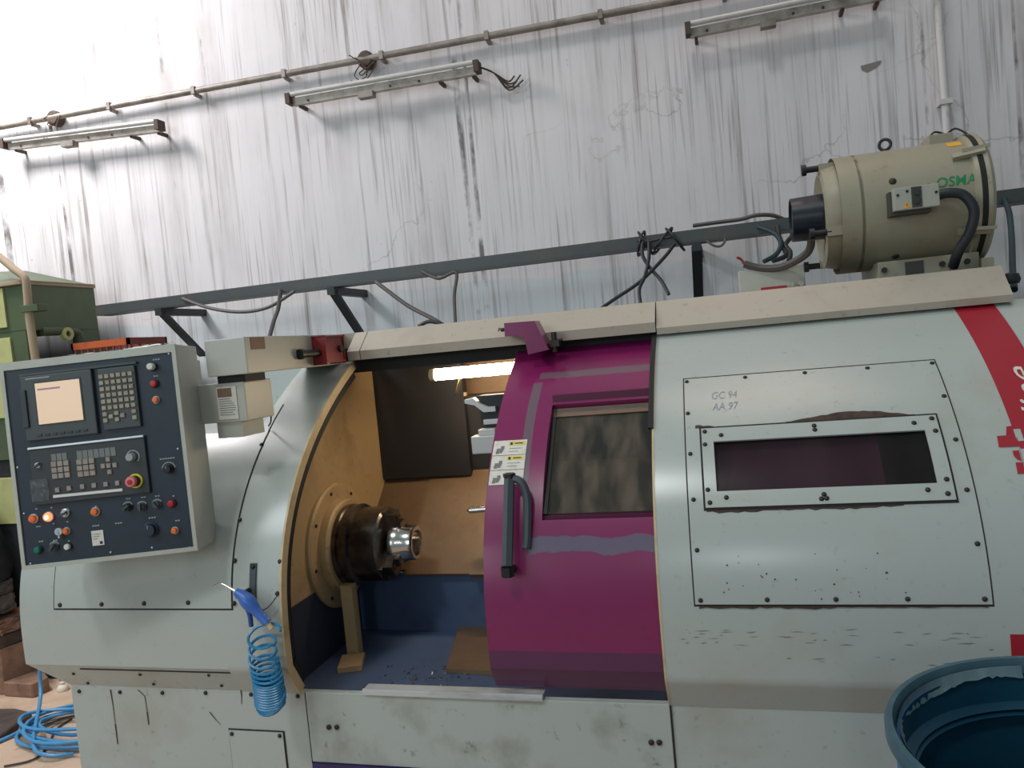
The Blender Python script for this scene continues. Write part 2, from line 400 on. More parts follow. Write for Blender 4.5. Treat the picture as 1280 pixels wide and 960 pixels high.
def text_faces(body, size, shear=0., weight=0.):
    cu = bpy.data.curves.new('t', 'FONT'); cu.body = body; cu.size = size; cu.shear = shear; cu.offset = weight; cu.resolution_u = 3
    o = bpy.data.objects.new('t', cu); COL.objects.link(o)
    bpy.context.view_layer.update()
    me = bpy.data.meshes.new_from_object(o)
    vs = [(v.co.x, v.co.y) for v in me.vertices]; fs = [tuple(p.vertices) for p in me.polygons]
    bpy.data.objects.remove(o); bpy.data.curves.remove(cu); bpy.data.meshes.remove(me)
    return vs, fs
def mapped(bm, vf, fn):
    vs, fs = vf; V = [bm.verts.new(fn(*p)) for p in vs]
    for f in fs:
        try: bm.faces.new([V[i] for i in f])
        except ValueError: pass
    return bm
def bolt_mesh(name, r, h, m):
    bm = B(); lathe(bm, [(0, 0), (r, 0), (r*.92, h*.6), (r*.5, h), (0, h*1.02)], (0, 0, 0), n=10)
    bmesh.ops.remove_doubles(bm, verts=bm.verts, dist=1e-6); me = bpy.data.meshes.new(name); bm.to_mesh(me); bm.free()
    for p in me.polygons: p.use_smooth = True
    me.materials.append(M[m]); return me
BOLT = bolt_mesh('bolt_mesh', .0075, .006, 'bolt')
def rotq(n): return Vector((0, 0, 1)).rotation_difference(Vector(n)).to_euler()
def bolt_on(x, z, parent, off=0., s=1.): 
    return inst('bolt', BOLT, ps(x, z, off), parent, rotq(pnorm(z)), (s, s, s))

# ------------------------------------------------------------------ the setting
bm = B(); box(bm, -9, 5, 4.25, 4.45, 0, 6.2); o = finish('wall_back', bm, 'streaked_wall', kind='structure'); wall = o
bm = B(); box(bm, -9, 5, -3, 4.25, -.2, 0); o = finish('floor', bm, 'concrete_floor', kind='structure')
c = (0.8158,4.25,2.959)
bm = B(); prism(bm, [(c[0]-.045, c[2]+.01), (c[0]-.04, c[2]-.012), (c[0]-.018, c[2]-.026), (c[0]+.02, c[2]-.012), (c[0]+.045, c[2]+.004), (c[0]+.05, c[2]+.02)], 'y', 4.247, 4.252)
finish('plaster_chip', bm, 'plaster_hole', wall)

# ------------------------------------------------------------------ wall services
# long horizontal conduit
ca, cb = Vector((-6.5, 4.2, 3.565)), Vector((3.0, 4.2, 3.385))
t = thing('wall_conduit', 'long grey metal conduit running across the streaked wall above the lamps', 'conduit', (-1.75, 4.2, 3.44))
bm = B(); tube(bm, [ca.lerp(cb, i/8) for i in range(9)], .019, 10); finish('pipe', bm, 'conduit_metal', t, 40)
for k in range(15):
    p = ca.lerp(cb, (k+.5)/15); bm = B(); bar(bm, p+Vector((-.012, 0, 0)), p+Vector((.012, 0, 0)), .046, .046); box(bm, p.x-.01, p.x+.01, 4.2, 4.25, p.z-.03, p.z-.012)
    finish('clip', bm, 'conduit_metal', t)
for px, loc in ((0, (-4.105, 4.195, 3.515)), (1, (-1.857, 4.195, 3.475))):
    bm = B(); lathe(bm, [(0, 0), (.05, 0), (.05, .05), (.04, .06), (0, .062)], Vector(loc)+Vector((0, .05, 0)), (0, -1, 0), 16)
    j = finish('junction_box', bm, 'grime', t, 40)
    bm = B()
    for s in range(6):
        a = random.uniform(0, 2*PI); pts = [Vector(loc)]
        for q in range(5): pts.append(pts[-1]+Vector((random.uniform(-.04, .04), random.uniform(-.012, .004), random.uniform(-.05, .03))))
        tube(bm, pts, .0035, 5, sub=1)
    finish('loose_wire', bm, 'grime', j, 40)
# fluorescent battens
def batten(x0, x1, z0, z1, label, lift):
    t = thing('fluorescent_batten', label, 'lamp', ((x0+x1)/2, 4.15, min(z0, z1)-.06), group='battens on the back wall')
    def P(f, y, dz): return Vector((x0+(x1-x0)*f, y, z0+(z1-z0)*f+dz))
    bm = B(); bar(bm, P(0.01, 4.165, -.018), P(.99, 4.165, -.018), .035, .042); finish('channel', bm, 'batten_white', t)
    bm = B(); cyl(bm, P(0.015, 4.128, .018), P(.985, 4.128, .018), .014, n=12); finish('glass_tube', bm, 'tube_glass', t, 40)
    for f in (0, 1):
        bm = B(); bar(bm, P(f, 4.145, -.005)-Vector((.014, 0, 0)), P(f, 4.145, -.005)+Vector((.014, 0, 0)), .07, .06); finish('tube_holder', bm, 'grime', t)
    for f in (.04, .8, .97):
        bm = B(); box(bm, P(f, 0, 0).x-.008, P(f, 0, 0).x+.008, 4.17, 4.252, P(f, 0, 0).z-.05, P(f, 0, 0).z-.03); finish('wall_bracket', bm, 'grime', t)
    bm = B(); bar(bm, P(.38, 4.15, -.052), P(.46, 4.15, -.052), .05, .035); finish('starter_box', bm, 'conduit_metal', t)
    for f in (.1, .55, .7):
        bm = B(); cyl(bm, P(f, 4.147, -.025), P(f, 4.142, -.025), .007, n=8); finish('screw', bm, 'grime', t)
    return t
a, b = (-4.461,4.15,3.391), (-3.255,4.15,3.318); batten(a[0], b[0], a[2], b[2], 'dusty fluorescent batten under the conduit in the bright left corner of the wall', 0)
a, b = (-2.337,4.15,3.317), (-1.174,4.15,3.293)
t2 = batten(a[0], b[0], a[2], b[2], 'dusty fluorescent batten in the middle of the wall with frayed wires at its end', 0)
a, b = (-0.0415,4.15,3.271), (0.8789,4.15,3.275); batten(a[0], b[0], a[2], b[2], 'dusty fluorescent batten at the top right, partly out of the picture', 0)
e = Vector((-1.174,4.15,3.293))
bm = B()
for k in range(5):
    tube(bm, [e, e+Vector((.08, .03, -.04)), e+Vector((.15, .06, -.09-.012*k)), e+Vector((.19+.012*k, .05, -.07-.03*(k % 3)))], .0045, 5, sub=1)
tag(finish('frayed_wires', bm, 'grime', None, 40), 'frayed dark wires dangling from the right end of the middle batten', 'wires')
# a white pipe running down the wall behind the mist collector
a = Vector((1.123,4.21,2.578)); bm = B(); tube(bm, [(1.123, 4.215, 4.2), (1.123, 4.215, 3.2), (1.127, 4.215, 2.75), (1.128, 4.215, 1.2)], .019, 12)
t = thing('down_pipe', 'white painted vertical pipe with peeling patches behind the mist collector', 'pipe', (1.125, 4.22, 1.2)); finish('pipe', bm, 'pipe_white', t, 40)
for z in (1.6, 2.72, 3.4):
    bm = B(); box(bm, 1.097, 1.155, 4.19, 4.252, z-.012, z+.012); finish('clip', bm, 'pipe_white', t)

# cable trough on wall brackets
t = thing('cable_trough', 'dark grey steel cable trough on wall brackets running behind the lathe', 'cable tray', (-.7, 3.9, 1.85))
bm = B(); box(bm, -3.62, 3.2, 3.845, 3.851, 2.165, 2.222); box(bm, -3.62, 3.2, 3.845, 3.96, 2.160, 2.166); box(bm, -3.62, 3.2, 3.954, 3.96, 2.165, 2.222); finish('channel', bm, 'trough_metal', t)
for x in (-3.17, -2.04, -.08, 1.75):
    br = B(); box(br, x-.022, x+.022, 3.835, 4.249, 2.118, 2.160); arm = finish('bracket_arm', br, 'dark_steel', t)
    br = B(); bar(br, (x, 3.865, 2.135), (x-.02, 4.222, 1.87), .02, .05, up=(1, 0, 0)); finish('brace', br, 'dark_steel', arm)

def cable(name, pts, r, m, label, cat='cable', sub=2):
    bm = B(); tube(bm, pts, r, 7, sub=sub); return tag(finish(name, bm, m, None, 50), label, cat)
cable('sagging_cable', [(-2.996,3.84,2.199), (-2.806,3.82,2.123), (-2.596,3.8,2.079), (-2.415,3.8,2.087), (-2.258,3.83,2.16)], .010, 'cable_grey', 'grey cable sagging below the trough left of the arm')
cable('hanging_cable', [(-2.336,3.82,2.177), (-2.351,3.8,2.076), (-2.358,3.75,2.001), (-2.369,3.7,1.901)], .012, 'cable_grey', 'thick grey cable hanging from the trough behind the pendant arm')
cable('hanging_cable', [(-1.758,3.82,2.157), (-1.706,3.8,2.116), (-1.563,3.76,2.006), (-1.421,3.72,1.925), (-1.332,3.7,1.867)], .011, 'cable_grey', 'grey cable slanting down right of the second bracket')
cable('hanging_cable', [(-1.499,3.84,2.184), (-1.402,3.82,2.134), (-1.305,3.83,2.153), (-1.316,3.8,2.031), (-1.308,3.75,1.856)], .009, 'cable_grey', 'thin grey cable looping under the trough then dropping straight down')
cable('looped_cable', [(-1.452,3.6,1.887), (-1.398,3.6,1.905), (-1.344,3.6,1.892), (-1.312,3.6,1.869)], .010, 'cable_black', 'short black cable loop peeking over the machine roof')
cable('crossing_cable', [(-0.1821,3.83,2.163), (-0.2347,3.8,2.101), (-0.3528,3.74,1.995), (-0.477,3.7,1.923), (-0.5645,3.66,1.869)], .009, 'cable_black', 'black cable slanting down left from the trough, part of a cross')
cable('crossing_cable', [(-0.3289,3.83,2.2), (-0.3359,3.8,2.128), (-0.3051,3.78,2.061), (-0.2553,3.75,1.992), (-0.2206,3.7,1.918)], .009, 'cable_black', 'black cable slanting down right from the trough, part of a cross')
cable('crossing_cable', [(-0.302,3.83,2.197), (-0.3059,3.79,2.108), (-0.3288,3.75,2.02), (-0.3579,3.72,1.956), (-0.3529,3.68,1.878)], .009, 'cable_black', 'black cable dropping almost straight through the crossing cables')
bm = B()
for k, (x, tl) in enumerate(((-.345, .02), (-.325, -.03), (-.24, .05), (-.18, -.04))):
    tube(bm, [Vector((x+tl*math.sin(a), 3.9025+.082*math.cos(a), 2.192+.058*math.sin(a))) for a in [q*PI/10 for q in range(21)]], .006, 6)
tube(bm, [(-.36, 3.835, 2.2), (-.30, 3.822, 2.19), (-.24, 3.825, 2.195), (-.18, 3.833, 2.2)], .006, 6, sub=1)
tag(finish('cable_wrap', bm, 'cable_black', None, 40), 'black cable wound around the trough above the crossing cables', 'cable')
cable('trough_top_cable', [(-0.0902,3.88,2.245), (0.0192,3.88,2.246), (0.1302,3.87,2.245), (0.2034,3.86,2.253), (0.2755,3.87,2.245), (0.3282,3.88,2.22)], .010, 'cable_grey', 'grey cable lying loosely on top of the trough near the mist collector')
cable('small_loop_cable', [(-0.0492,3.86,2.183), (-0.0076,3.84,2.138), (0.0286,3.84,2.126), (0.0523,3.84,2.146), (0.0549,3.86,2.178)], .006, 'cable_grey', 'thin cable loop under the trough beside the third bracket')
for k, (dx, lab) in enumerate(((0, 'leftmost black cable of the bundle dropping left of the mist collector inlet'), (7, 'middle black cable of the bundle dropping left of the mist collector inlet'), (14, 'rightmost black cable of the bundle dropping left of the mist collector inlet'))):
    P = [[(0.2079,3.82,2.191), (0.2735,3.78,2.148), (0.2949,3.74,2.097), (0.2678,3.7,2.046), (0.2117,3.66,2.017)],
         [(0.2928,3.82,2.184), (0.2933,3.78,2.131), (0.3071,3.74,2.074), (0.308,3.7,2.034), (0.2493,3.66,2.016)],
         [(0.3556,3.82,2.176), (0.3491,3.78,2.131), (0.315,3.74,2.088), (0.3294,3.7,2.046), (0.3166,3.66,2.008)]][k]
    cable('bundle_cable', P, .011, 'cable_black' if k != 0 else 'cable_teal', lab)
cable('conduit_hose', [(0.3874,3.4,2.077), (0.3887,3.5,2.034), (0.3474,3.56,2.003), (0.2731,3.6,1.98), (0.1905,3.62,1.988), (0.1239,3.62,2.014)], .017, 'cable_grey', 'thick grey flexible hose curving from the mist collector to the grey cabinet')
cable('loose_red_wire', [(0.1239,3.62,2.014), (0.1119,3.62,2.037), (0.0951,3.61,2.045)], .006, 'wire_red', 'short red wire end sticking out of the grey flexible hose', sub=1)
cable('power_cable', [(1.234,3.84,2.178), (1.203,3.7,2.1), (1.141,3.5,1.979), (1.073,3.3,1.862), (1.009,3.1,1.779)], .012, 'cable_teal', 'dark green cable dropping from the trough right of the mist collector')
# electrical box seen between roof and wall
t = thing('terminal_cabinet', 'pale grey terminal cabinet on the lathe roof left of the mist collector', 'cabinet', (.2, 3.7, 1.866))
a, b = (0.0975,3.62,1.891), (0.3748,3.62,1.984)
bm = B(); box(bm, a[0], b[0], 3.62, 3.8, 1.866, 1.985, .004); finish('body', bm, 'cream_box', t)
bm = B(); box(bm, a[0]+.09, a[0]+.2, 3.616, 3.622, 1.885, 1.9); finish('red_label', bm, 'band_red', t)
bm = B(); cyl(bm, (b[0]-.06, 3.625, 1.90), (b[0]-.06, 3.58, 1.90), .012, n=10); cyl(bm, (b[0]-.02, 3.625, 1.90), (b[0]-.02, 3.58, 1.90), .012, n=10); finish('cable_gland', bm, 'grey_box', t, 40)

# ------------------------------------------------------------------ the lathe
XL, XA, XD, XR, XE = -2.60, -1.49, -.78, -.235, 1.15
XB = XA-.115
lathe_t = thing('cnc_lathe', 'large cream white industrial lathe with magenta sliding door and curved front', 'lathe', (-.7, 3.0, 0))
T = lathe_t
# base
bm = B(); box(bm, -2.47, XA+.02, 2.282, 2.305, 0, .63, .003); box(bm, -2.47, XA-.14, 2.3, 3.7, 0, .63); base = finish('headstock_base', bm, 'white_paint', T)
bm = B(); box(bm, XR+.005, XE-.03, 2.282, 3.7, 0, .63, .003); finish('tailstock_base', bm, 'white_paint', T)
bm = B(); box(bm, XA+.024, XR+.001, 2.275, 2.30, .385, .632, .003); sill = finish('sill_panel', bm, 'sill_paint', T)
bm = B(); box(bm, XB, XR+.001, 2.306, 3.67, .0, .555); finish('bed', bm, 'hazy_dark_blue', T)
bm = B(); box(bm, XA+.026, XR+.001, 2.268, 2.30, 0, .383); finish('kick_panel', bm, 'purple_kick', T)
for p in ((-1.387,2.272,0.5126), (-1.357,2.272,0.514), (-0.2978,2.272,0.5125), (-0.2738,2.272,0.5136)):
    inst('bolt', BOLT, p, sill, rotq((0, -1, 0)), (1.2, 1.2, 1))
a, b = (-1.789,2.28,0.4823), (-1.572,2.28,0.4861)
bm = B(); box(bm, a[0]-.004, b[0]+.004, 2.279, 2.283, .04, a[2]+.004); finish('cover_gap', bm, 'panel_gap', base)
bm = B(); box(bm, a[0], b[0], 2.275, 2.281, .044, a[2]); cp = finish('access_cover', bm, 'white_paint_clean', base)
for p in ((a[0]+.012, 2.275, a[2]-.012), (b[0]-.012, 2.275, b[2]-.014)): inst('bolt', BOLT, p, cp, rotq((0, -1, 0)))
for p in ((-2.432,2.281,0.6026), (-2.245,2.281,0.6052), (-2.057,2.281,0.608), (-1.872,2.281,0.6138), (-1.685,2.281,0.6138), (-1.5,2.281,0.6139)):
    inst('bolt', BOLT, p, base, rotq((0, -1, 0)))
for P in (((-2.287,2.28,0.6134), (-2.284,2.28,0.5583), (-2.284,2.28,0.4816), (-2.284,2.28,0.4047)), ((-2.164,2.28,0.617), (-2.136,2.28,0.5937), (-2.134,2.28,0.5334), (-2.134,2.28,0.485)), ((-1.724,2.28,0.6302), (-1.724,2.28,0.607), (-1.728,2.28,0.5778)), ((-1.864,2.28,0.5436), (-1.841,2.28,0.515), (-1.824,2.28,0.4981))):
    bm = B()
    for k in range(len(P)-1):
        a, b = Vector(P[k]), Vector(P[k+1]); d = Vector((.0016+.0012*((k+1) % 2), 0, 0))
        vs = [bm.verts.new(p) for p in (a-d, a+d, b+d*.7, b-d*.7)]; bm.faces.new(vs)
    finish('oil_run', bm, 'grime', base)
# headstock cover (left)
bm = B(); sheet(bm, XL, -1.72, .73, 1.515, -.012, 0)
top = [(prof(1.515), 1.515), (prof(1.515)+.05, 1.531), (3.7, 1.535), (3.7, 1.523), (prof(1.515)+.05, 1.519), (prof(1.515)+.01, 1.505)]
prism(bm, top, 'x', XL, -1.72)
hc = finish('headstock_cover', bm, 'white_paint_clean', T, 35)
bm = B(); sheet(bm, -1.72, XA, .625, 1.745, -.012, 0)
hood = finish('headstock_hood', bm, 'white_paint_clean', T, 35)
prf = [(prof(z), z) for z in [.73+i*.785/16 for i in range(17)]]
bm = B(); prism(bm, prf+[(3.7, 1.53), (3.7, .73)], 'x', XL+.001, XL+.013); finish('end_panel', bm, 'white_paint_clean', T)
bm = B(); prism(bm, [(prof(z), z) for z in [1.515+i*.23/8 for i in range(9)]]+[(3.7, 1.745), (3.7, 1.515)], 'x', -1.722, -1.712); finish('hood_end_panel', bm, 'white_paint_clean', T)
# chamfered skirt under the headstock cover
bm = B()
A_ = [(XL, prof(.731), .731), (-1.72, prof(.731), .731), (-1.72, 2.2825, .625), (-2.468, 2.2825, .625)]
vs = [bm.verts.new(p) for p in A_]; bm.faces.new(vs)
bk = [bm.verts.new(p) for p in ((XL, 3.7, .731), (-2.468, 3.7, .625))]
bm.faces.new((vs[0], vs[3], bk[1], bk[0]))
top_ = bm.verts.new((-1.72, 3.7, .731)); low_ = bm.verts.new((-1.72, 3.7, .625))
bm.faces.new((vs[0], bk[0], top_, vs[1])); bm.faces.new((vs[3], vs[2], low_, bk[1])); bm.faces.new((bk[0], bk[1], low_, top_)); bm.faces.new((vs[1], top_, low_, vs[2]))
skirt = finish('skirt', bm, 'white_paint', T)
for p in ((-2.409,0.6878), (-2.108,0.6936), (-1.815,0.6994), (-2.377,0.6393), (-2.079,0.6464), (-1.79,0.6495)):
    bolt_on(p[0], max(.64, min(.725, p[1])), skirt, 0, .8)
bm = B(); sheet(bm, -2.36, -1.72, .712, .716, -.002, .002); finish('skirt_seam', bm, 'panel_gap', skirt)
# access panel on headstock cover
bm = B(); sheet(bm, -2.441, -1.676, .937, 1.512, -.002, .0012); finish('panel_gap', bm, 'panel_gap', hc)
bm = B(); sheet(bm, -2.436, -1.681, .943, 1.512, -.001, .003); ap = finish('access_panel', bm, 'white_paint_clean', hc, 35)
for p in ((-2.409,0.9552), (-2.222,0.9579), (-2.038,0.9606), (-1.854,0.9632), (-1.67,0.9603), (-1.671,1.099)): bolt_on(p[0], p[1], ap, .002, 1.15)
bm = B(); sheet(bm, -1.683, -1.680, 1.512, 1.6, -.001, .0025); finish('panel_seam', bm, 'panel_gap', hood)
for p in ((-1.494,1.094), (-1.501,0.9915), (-1.674,1.228), (-1.684,1.466)): bolt_on(p[0], p[1], hood, 0, 1.1)
# hook bar for the air gun
bm = B(); sheet(bm, -1.607, -1.583, .945, 1.09, .0, .006); finish('hook_bar', bm, 'grey_grip', T)
bolt_on(-1.595, 1.08, hood, .005, 1.3)
# arch: cover edge painted lamp-lit cream, black seal, bulkhead with spindle nose
bm = B(); sheet(bm, XA-.002, XA+.006, .625, 1.74, -.03, .004); finish('arch_lit_edge', bm, 'cream_and_warm_light', T, 35)
bm = B(); sheet(bm, XB+.01, XA-.002, .63, 1.735, -.066, -.012); finish('arch_seal', bm, 'rubber', T, 35)
bm = B(); prism(bm, [(prof(z)+.05, z) for z in [.86+i*.87/20 for i in range(21)]]+[(3.5, 1.76), (3.5, .86)], 'x', XB-.02, XB)
bk_ = finish('bulkhead', bm, 'bulkhead', T)
bm = B(); prism(bm, [(prof(.63)+.05, .56), (prof(.73)+.05, .73), (prof(.86)+.05, .86), (3.5, .86), (3.5, .56)], 'x', XB-.02, XB+.003); finish('lower_shade', bm, 'shade_dark', T)  # shade over the lower bulkhead built as a dark plate
bm = B(); sheet(bm, XB+.0, XB+.008, .95, 1.72, -.15, -.138); finish('seal_ring', bm, 'rubber', bk_, 35)
for z in (1.05, 1.2, 1.35, 1.48, 1.6):
    inst('bolt', BOLT, (XB, prof(z)+.075, z), bk_, rotq((1, 0, 0)), (.8, .8, 1))
bm = B(); box(bm, -1.525, -1.475, 2.69, 2.73, .575, .865); finish('guard_post', bm, 'bulkhead', T)
bm = B(); obox(bm, (-1.47, 2.62, .586), (1, .35, 0), (-.35, 1, 0), (0, 0, 1), .09, .13, .02); finish('post_foot', bm, 'bulkhead', T)
SY, SZ = 2.85, .99
bm = B(); lathe(bm, [(0, 0), (.255, 0), (.255, .012), (.245, .018), (.19, .018), (.19, .05), (.18, .058), (0, .058)], (XB, SY, SZ), (1, 0, 0), 48)
fl = finish('spindle_flange', bm, 'bulkhead', T, 30)
for k in range(8):
    a = k*PI/4+.2; inst('bolt', BOLT, (XB+.018, SY+.225*math.cos(a), SZ+.225*math.sin(a)), fl, rotq((1, 0, 0)))
bm = B(); lathe(bm, [(0, .05), (.165, .05), (.165, .075), (.158, .08), (.158, .088), (.165, .092), (.165, .12), (.15, .128), (.15, .235), (.143, .245), (.05, .245), (.04, .22), (0, .22)], (XB, SY, SZ), (1, 0, 0), 56)
ch = finish('chuck', bm, 'chuck_steel', T, 30)
for k in range(3):
    a = math.radians(100+120*k); d = Vector((0, math.cos(a), math.sin(a))); s = Vector((0, -math.sin(a), math.cos(a)))
    bm = B(); c0 = Vector((XB+.25, SY, SZ))
    obox(bm, c0+d*.095+Vector((-.02, 0, 0)), (1, 0, 0), d, s, .05, .105, .062)
    obox(bm, c0+d*.10+Vector((.022, 0, 0)), (1, 0, 0), d, s, .036, .07, .058)
    obox(bm, c0+d*.078+Vector((.045, 0, 0)), (1, 0, 0), d, s, .03, .036, .05)
    j = finish('jaw', bm, 'chuck_steel', ch)
    for q in (.08, .115):
        bm = B(); cyl(bm, c0+d*q+Vector((.035, 0, 0)), c0+d*q+Vector((.046, 0, 0)), .01, n=10); finish('jaw_screw', bm, 'bolt', j)
bm = B(); lathe(bm, [(0, 0), (.07, 0), (.084, .01), (.086, .025), (.08, .05), (.07, .07), (.07, .10), (.064, .105), (.052, .105), (.05, .06), (0, .06)], (XB+.252, SY, SZ), (1, 0, 0), 40)
tag(finish('workpiece', bm, 'bright_steel', None, 30), 'shiny turned metal workpiece clamped in the chuck jaws', 'workpiece')
# slanted way cover in two telescoping plates, the bed face below and the plates behind
def slant(x0, x1, y0, z0, y1, z1, th, name, m):
    bm = B(); n = Vector((0, -(z1-z0), (y1-y0))).normalized()*th
    prism(bm, [(y0, z0), (y1, z1), (y1+n.y, z1+n.z), (y0+n.y, z0+n.z)], 'x', x0, x1); return finish(name, bm, m, T)
slant(XB, -1.355, 3.0, .83, 3.4, 1.185, .004, 'way_cover', 'way_cover')
slant(-1.368, -1.055, 2.96, .817, 3.4, 1.185, .014, 'way_cover', 'way_cover')
slant(-1.062, .85, 2.93, .815, 3.4, 1.19, .026, 'way_cover', 'way_cover')
bm = B(); box(bm, XB, .88, 2.98, 3.0, .56, .825); finish('bed_face', bm, 'hazy_dark_blue', T)
bm = B(); box(bm, XB, .88, 3.38, 3.40, 1.17, 1.53); gp = finish('rear_guard', bm, 'black_guard', T)
bm = B(); box(bm, XB, -1.16, 3.34, 3.39, 1.17, 1.77); finish('rear_corner_guard', bm, 'black_guard', T)
bm = B(); box(bm, XB, .9, 3.5, 3.52, 1.1, 1.80); finish('rear_panel', bm, 'way_cover', T)
bm = B(); box(bm, XB, .88, 3.37, 3.52, 1.525, 1.535); finish('rear_shelf', bm, 'black_guard', T)
bm = B(); tube(bm, [(-1.30, 3.37, 1.50), (-1.24, 3.37, 1.44), (-1.19, 3.37, 1.34), (-1.17, 3.37, 1.2)], .006, 6, sub=1); finish('guard_rib', bm, 'black_guard', T, 40)
bm = B(); prism(bm, [(prof(z)+.06, z) for z in [.66+i*1.06/20 for i in range(21)]]+[(3.5, 1.74), (3.5, .57)], 'x', .88, .90); finish('chamber_end', bm, 'black_guard', T)
bm = B(); box(bm, XB, XR+.9, 2.31, 2.98, .555, .575); finish('chip_tray', bm, 'hazy_dark_blue', T)
p = [(-1.17,3.043,0.6), (-0.9337,3.028,0.6), (-0.8049,2.553,0.6), (-1.064,2.574,0.6)]
bm = B(); prism(bm, [(q[0], q[1]) for q in p], 'z', .576, .592); finish('chip_plate', bm, 'way_cover', T)
# work light under the roof
wl = Vector((-1.175, 3.05, 1.655))
bm = B(); cyl(bm, wl, wl+Vector((.52, 0, .002)), .024, n=20); wlo = finish('work_light', bm, 'lamp_glow', T, 40)
bm = B(); cyl(bm, wl+Vector((-.022, 0, 0)), wl+Vector((.0, 0, 0)), .026, n=20); finish('lamp_cap', bm, 'cream_and_warm_light', wlo, 40)
bm = B(); cyl(bm, wl+Vector((.52, 0, 0)), wl+Vector((.54, 0, 0)), .026, n=20); finish('lamp_cap', bm, 'cream_and_warm_light', wlo, 40)
bm = B(); tube(bm, [wl+Vector((.1, .03, -.02)), wl+Vector((.02, .2, -.08)), (-1.2, 3.36, 1.545)], .006, 6); finish('lamp_cable', bm, 'cream_and_warm_light', wlo, 40)
bm = B(); bar(bm, (-1.38, 3.355, 1.54), (-1.15, 3.355, 1.545), .02, .016); finish('lamp_rail', bm, 'bulkhead', T)
# turret with tool holders behind the door edge
tx = -.93
bm = B(); lathe(bm, [(0, 0), (.19, 0), (.2, .01), (.2, .12), (.19, .13), (0, .13)], (tx+.1, 3.08, 1.37), (1, 0, 0), 12); tu = finish('turret', bm, 'black_guard', T)
bm = B(); box(bm, tx-.05, tx+.09, 2.86, 2.93, 1.335, 1.405, .004); finish('tool_block', bm, 'tool_steel', tu)
bm = B(); box(bm, tx-.02, tx+.05, 2.87, 2.92, 1.405, 1.43, .003); finish('tool_clamp', bm, 'tool_steel', tu)
bm = B(); prism(bm, [(tx-.075, 1.55), (tx-.04, 1.555), (tx-.02, 1.535), (tx+.02, 1.515), (tx+.05, 1.515), (tx+.05, 1.495), (tx, 1.495), (tx-.035, 1.525), (tx-.075, 1.535)], 'y', 2.9, 2.94); finish('tool_holder', bm, 'tool_steel', tu)
bm = B(); box(bm, tx-.005, tx+.1, 2.9, 2.95, 1.445, 1.465, .003); finish('tool_holder', bm, 'tool_steel', tu)
bm = B(); box(bm, tx-.02, tx+.1, 2.92, 3.0, 1.43, 1.56); finish('tool_block', bm, 'dark_steel', tu)
d0, d1 = Vector((-1.063,2.98,1.085)), Vector((-0.8385,2.98,1.097))
bm = B(); cyl(bm, d0+Vector((.008, 0, 0)), d1, .014, n=14); cyl(bm, d0+Vector((-.006, 0, 0)), d0+Vector((.008, 0, 0)), .004, .014, n=14); dr = finish('drill', bm, 'bright_steel', tu, 40)
bm = B(); cyl(bm, d1, d1+Vector((.12, 0, 0)), .035, n=16); box(bm, d1.x+.05, d1.x+.12, 2.95, 3.01, d1.z, 1.3); finish('drill_holder', bm, 'dark_steel', tu, 40)

# right cover with inspection panel and window
HOLE = (-.06, .556, 1.243, 1.405)
bm = B(); sheet(bm, XR, XE, .625, 1.745, -.012, 0, [HOLE]); rc = finish('tailstock_cover', bm, 'white_paint_clean', T, 35)
bm = B(); prism(bm, [(prof(z)+.001, z) for z in [.63+i*1.11/24 for i in range(25)]]+[(3.7, 1.74), (3.7, .63)], 'x', XE-.012, XE-.001); finish('end_panel', bm, 'white_paint_clean', T)
bm = B(); sheet(bm, XR-.001, XR+.006, .625, 1.70, -.02, .001); finish('cover_edge', bm, 'cream_and_warm_light', rc, 35)
bm = B(); sheet(bm, XR-.012, XR+.004, 1.44, 1.735, -.004, .008); finish('edge_seal', bm, 'rubber', rc, 35)
bm = B(); sheet(bm, -.1345, .6345, .950, 1.5825, -.002, .0012, [HOLE]); finish('panel_gap', bm, 'panel_gap', rc)
bm = B(); sheet(bm, -.1305, .6305, .956, 1.5785, -.001, .0030, [HOLE]); ip = finish('inspection_panel', bm, 'white_paint_clean', rc, 35)
bm = B(); sheet(bm, -.088, .587, 1.209, 1.434, .002, .0042, [HOLE]); finish('frame_seal', bm, 'panel_gap', rc)
GL = (-.047, .543, 1.258, 1.391)
bm = B(); sheet(bm, -.082, .581, 1.216, 1.428, .002, .0085, [GL]); fr = finish('window_frame', bm, 'white_paint_clean', rc, 35)
bm = B(); sheet(bm, -.055, .551, 1.248, 1.40, -.008, -.003); finish('window_pane', bm, 'dark_glass', rc, 35)
Q = [(132,267),(300,254),(470,240),(648,226),(838,211),(868,311),(901,434),(933,577),(963,731),(984,888),(764,888),(559,889),(363,890),(173,892),(163,749),(153,605),(144,475),(137,361)]
for p in ((-0.1239,1.573), (0.0658,1.574), (0.2508,1.575), (0.4371,1.575), (0.6278,1.576), (0.6205,1.478), (0.6154,1.365), (0.6122,1.24), (0.6128,1.108), (0.6131,0.9697), (0.4286,0.9702), (0.2483,0.9697), (0.0678,0.969), (-0.115,0.9676), (-0.1149,1.105), (-0.1161,1.24), (-0.1186,1.363), (-0.1214,1.476)):
    bolt_on(min(max(p[0], -.122), .622), min(max(p[1], .966), 1.57), ip, .002, .95)
for p in ((-0.0719,1.419), (-0.0232,1.407), (-0.0731,1.384), (0.2483,1.418), (0.2483,1.407), (0.5193,1.41), (0.5685,1.419), (0.5692,1.387), (0.567,1.266), (0.5627,1.231), (0.5151,1.242), (0.2473,1.24), (0.2529,1.23), (0.2392,1.229), (-0.0213,1.241), (-0.0692,1.229), (-0.0728,1.263)):
    bolt_on(min(max(p[0], -.075), .574), min(max(p[1], 1.222), 1.422), fr, .007, 1.0)
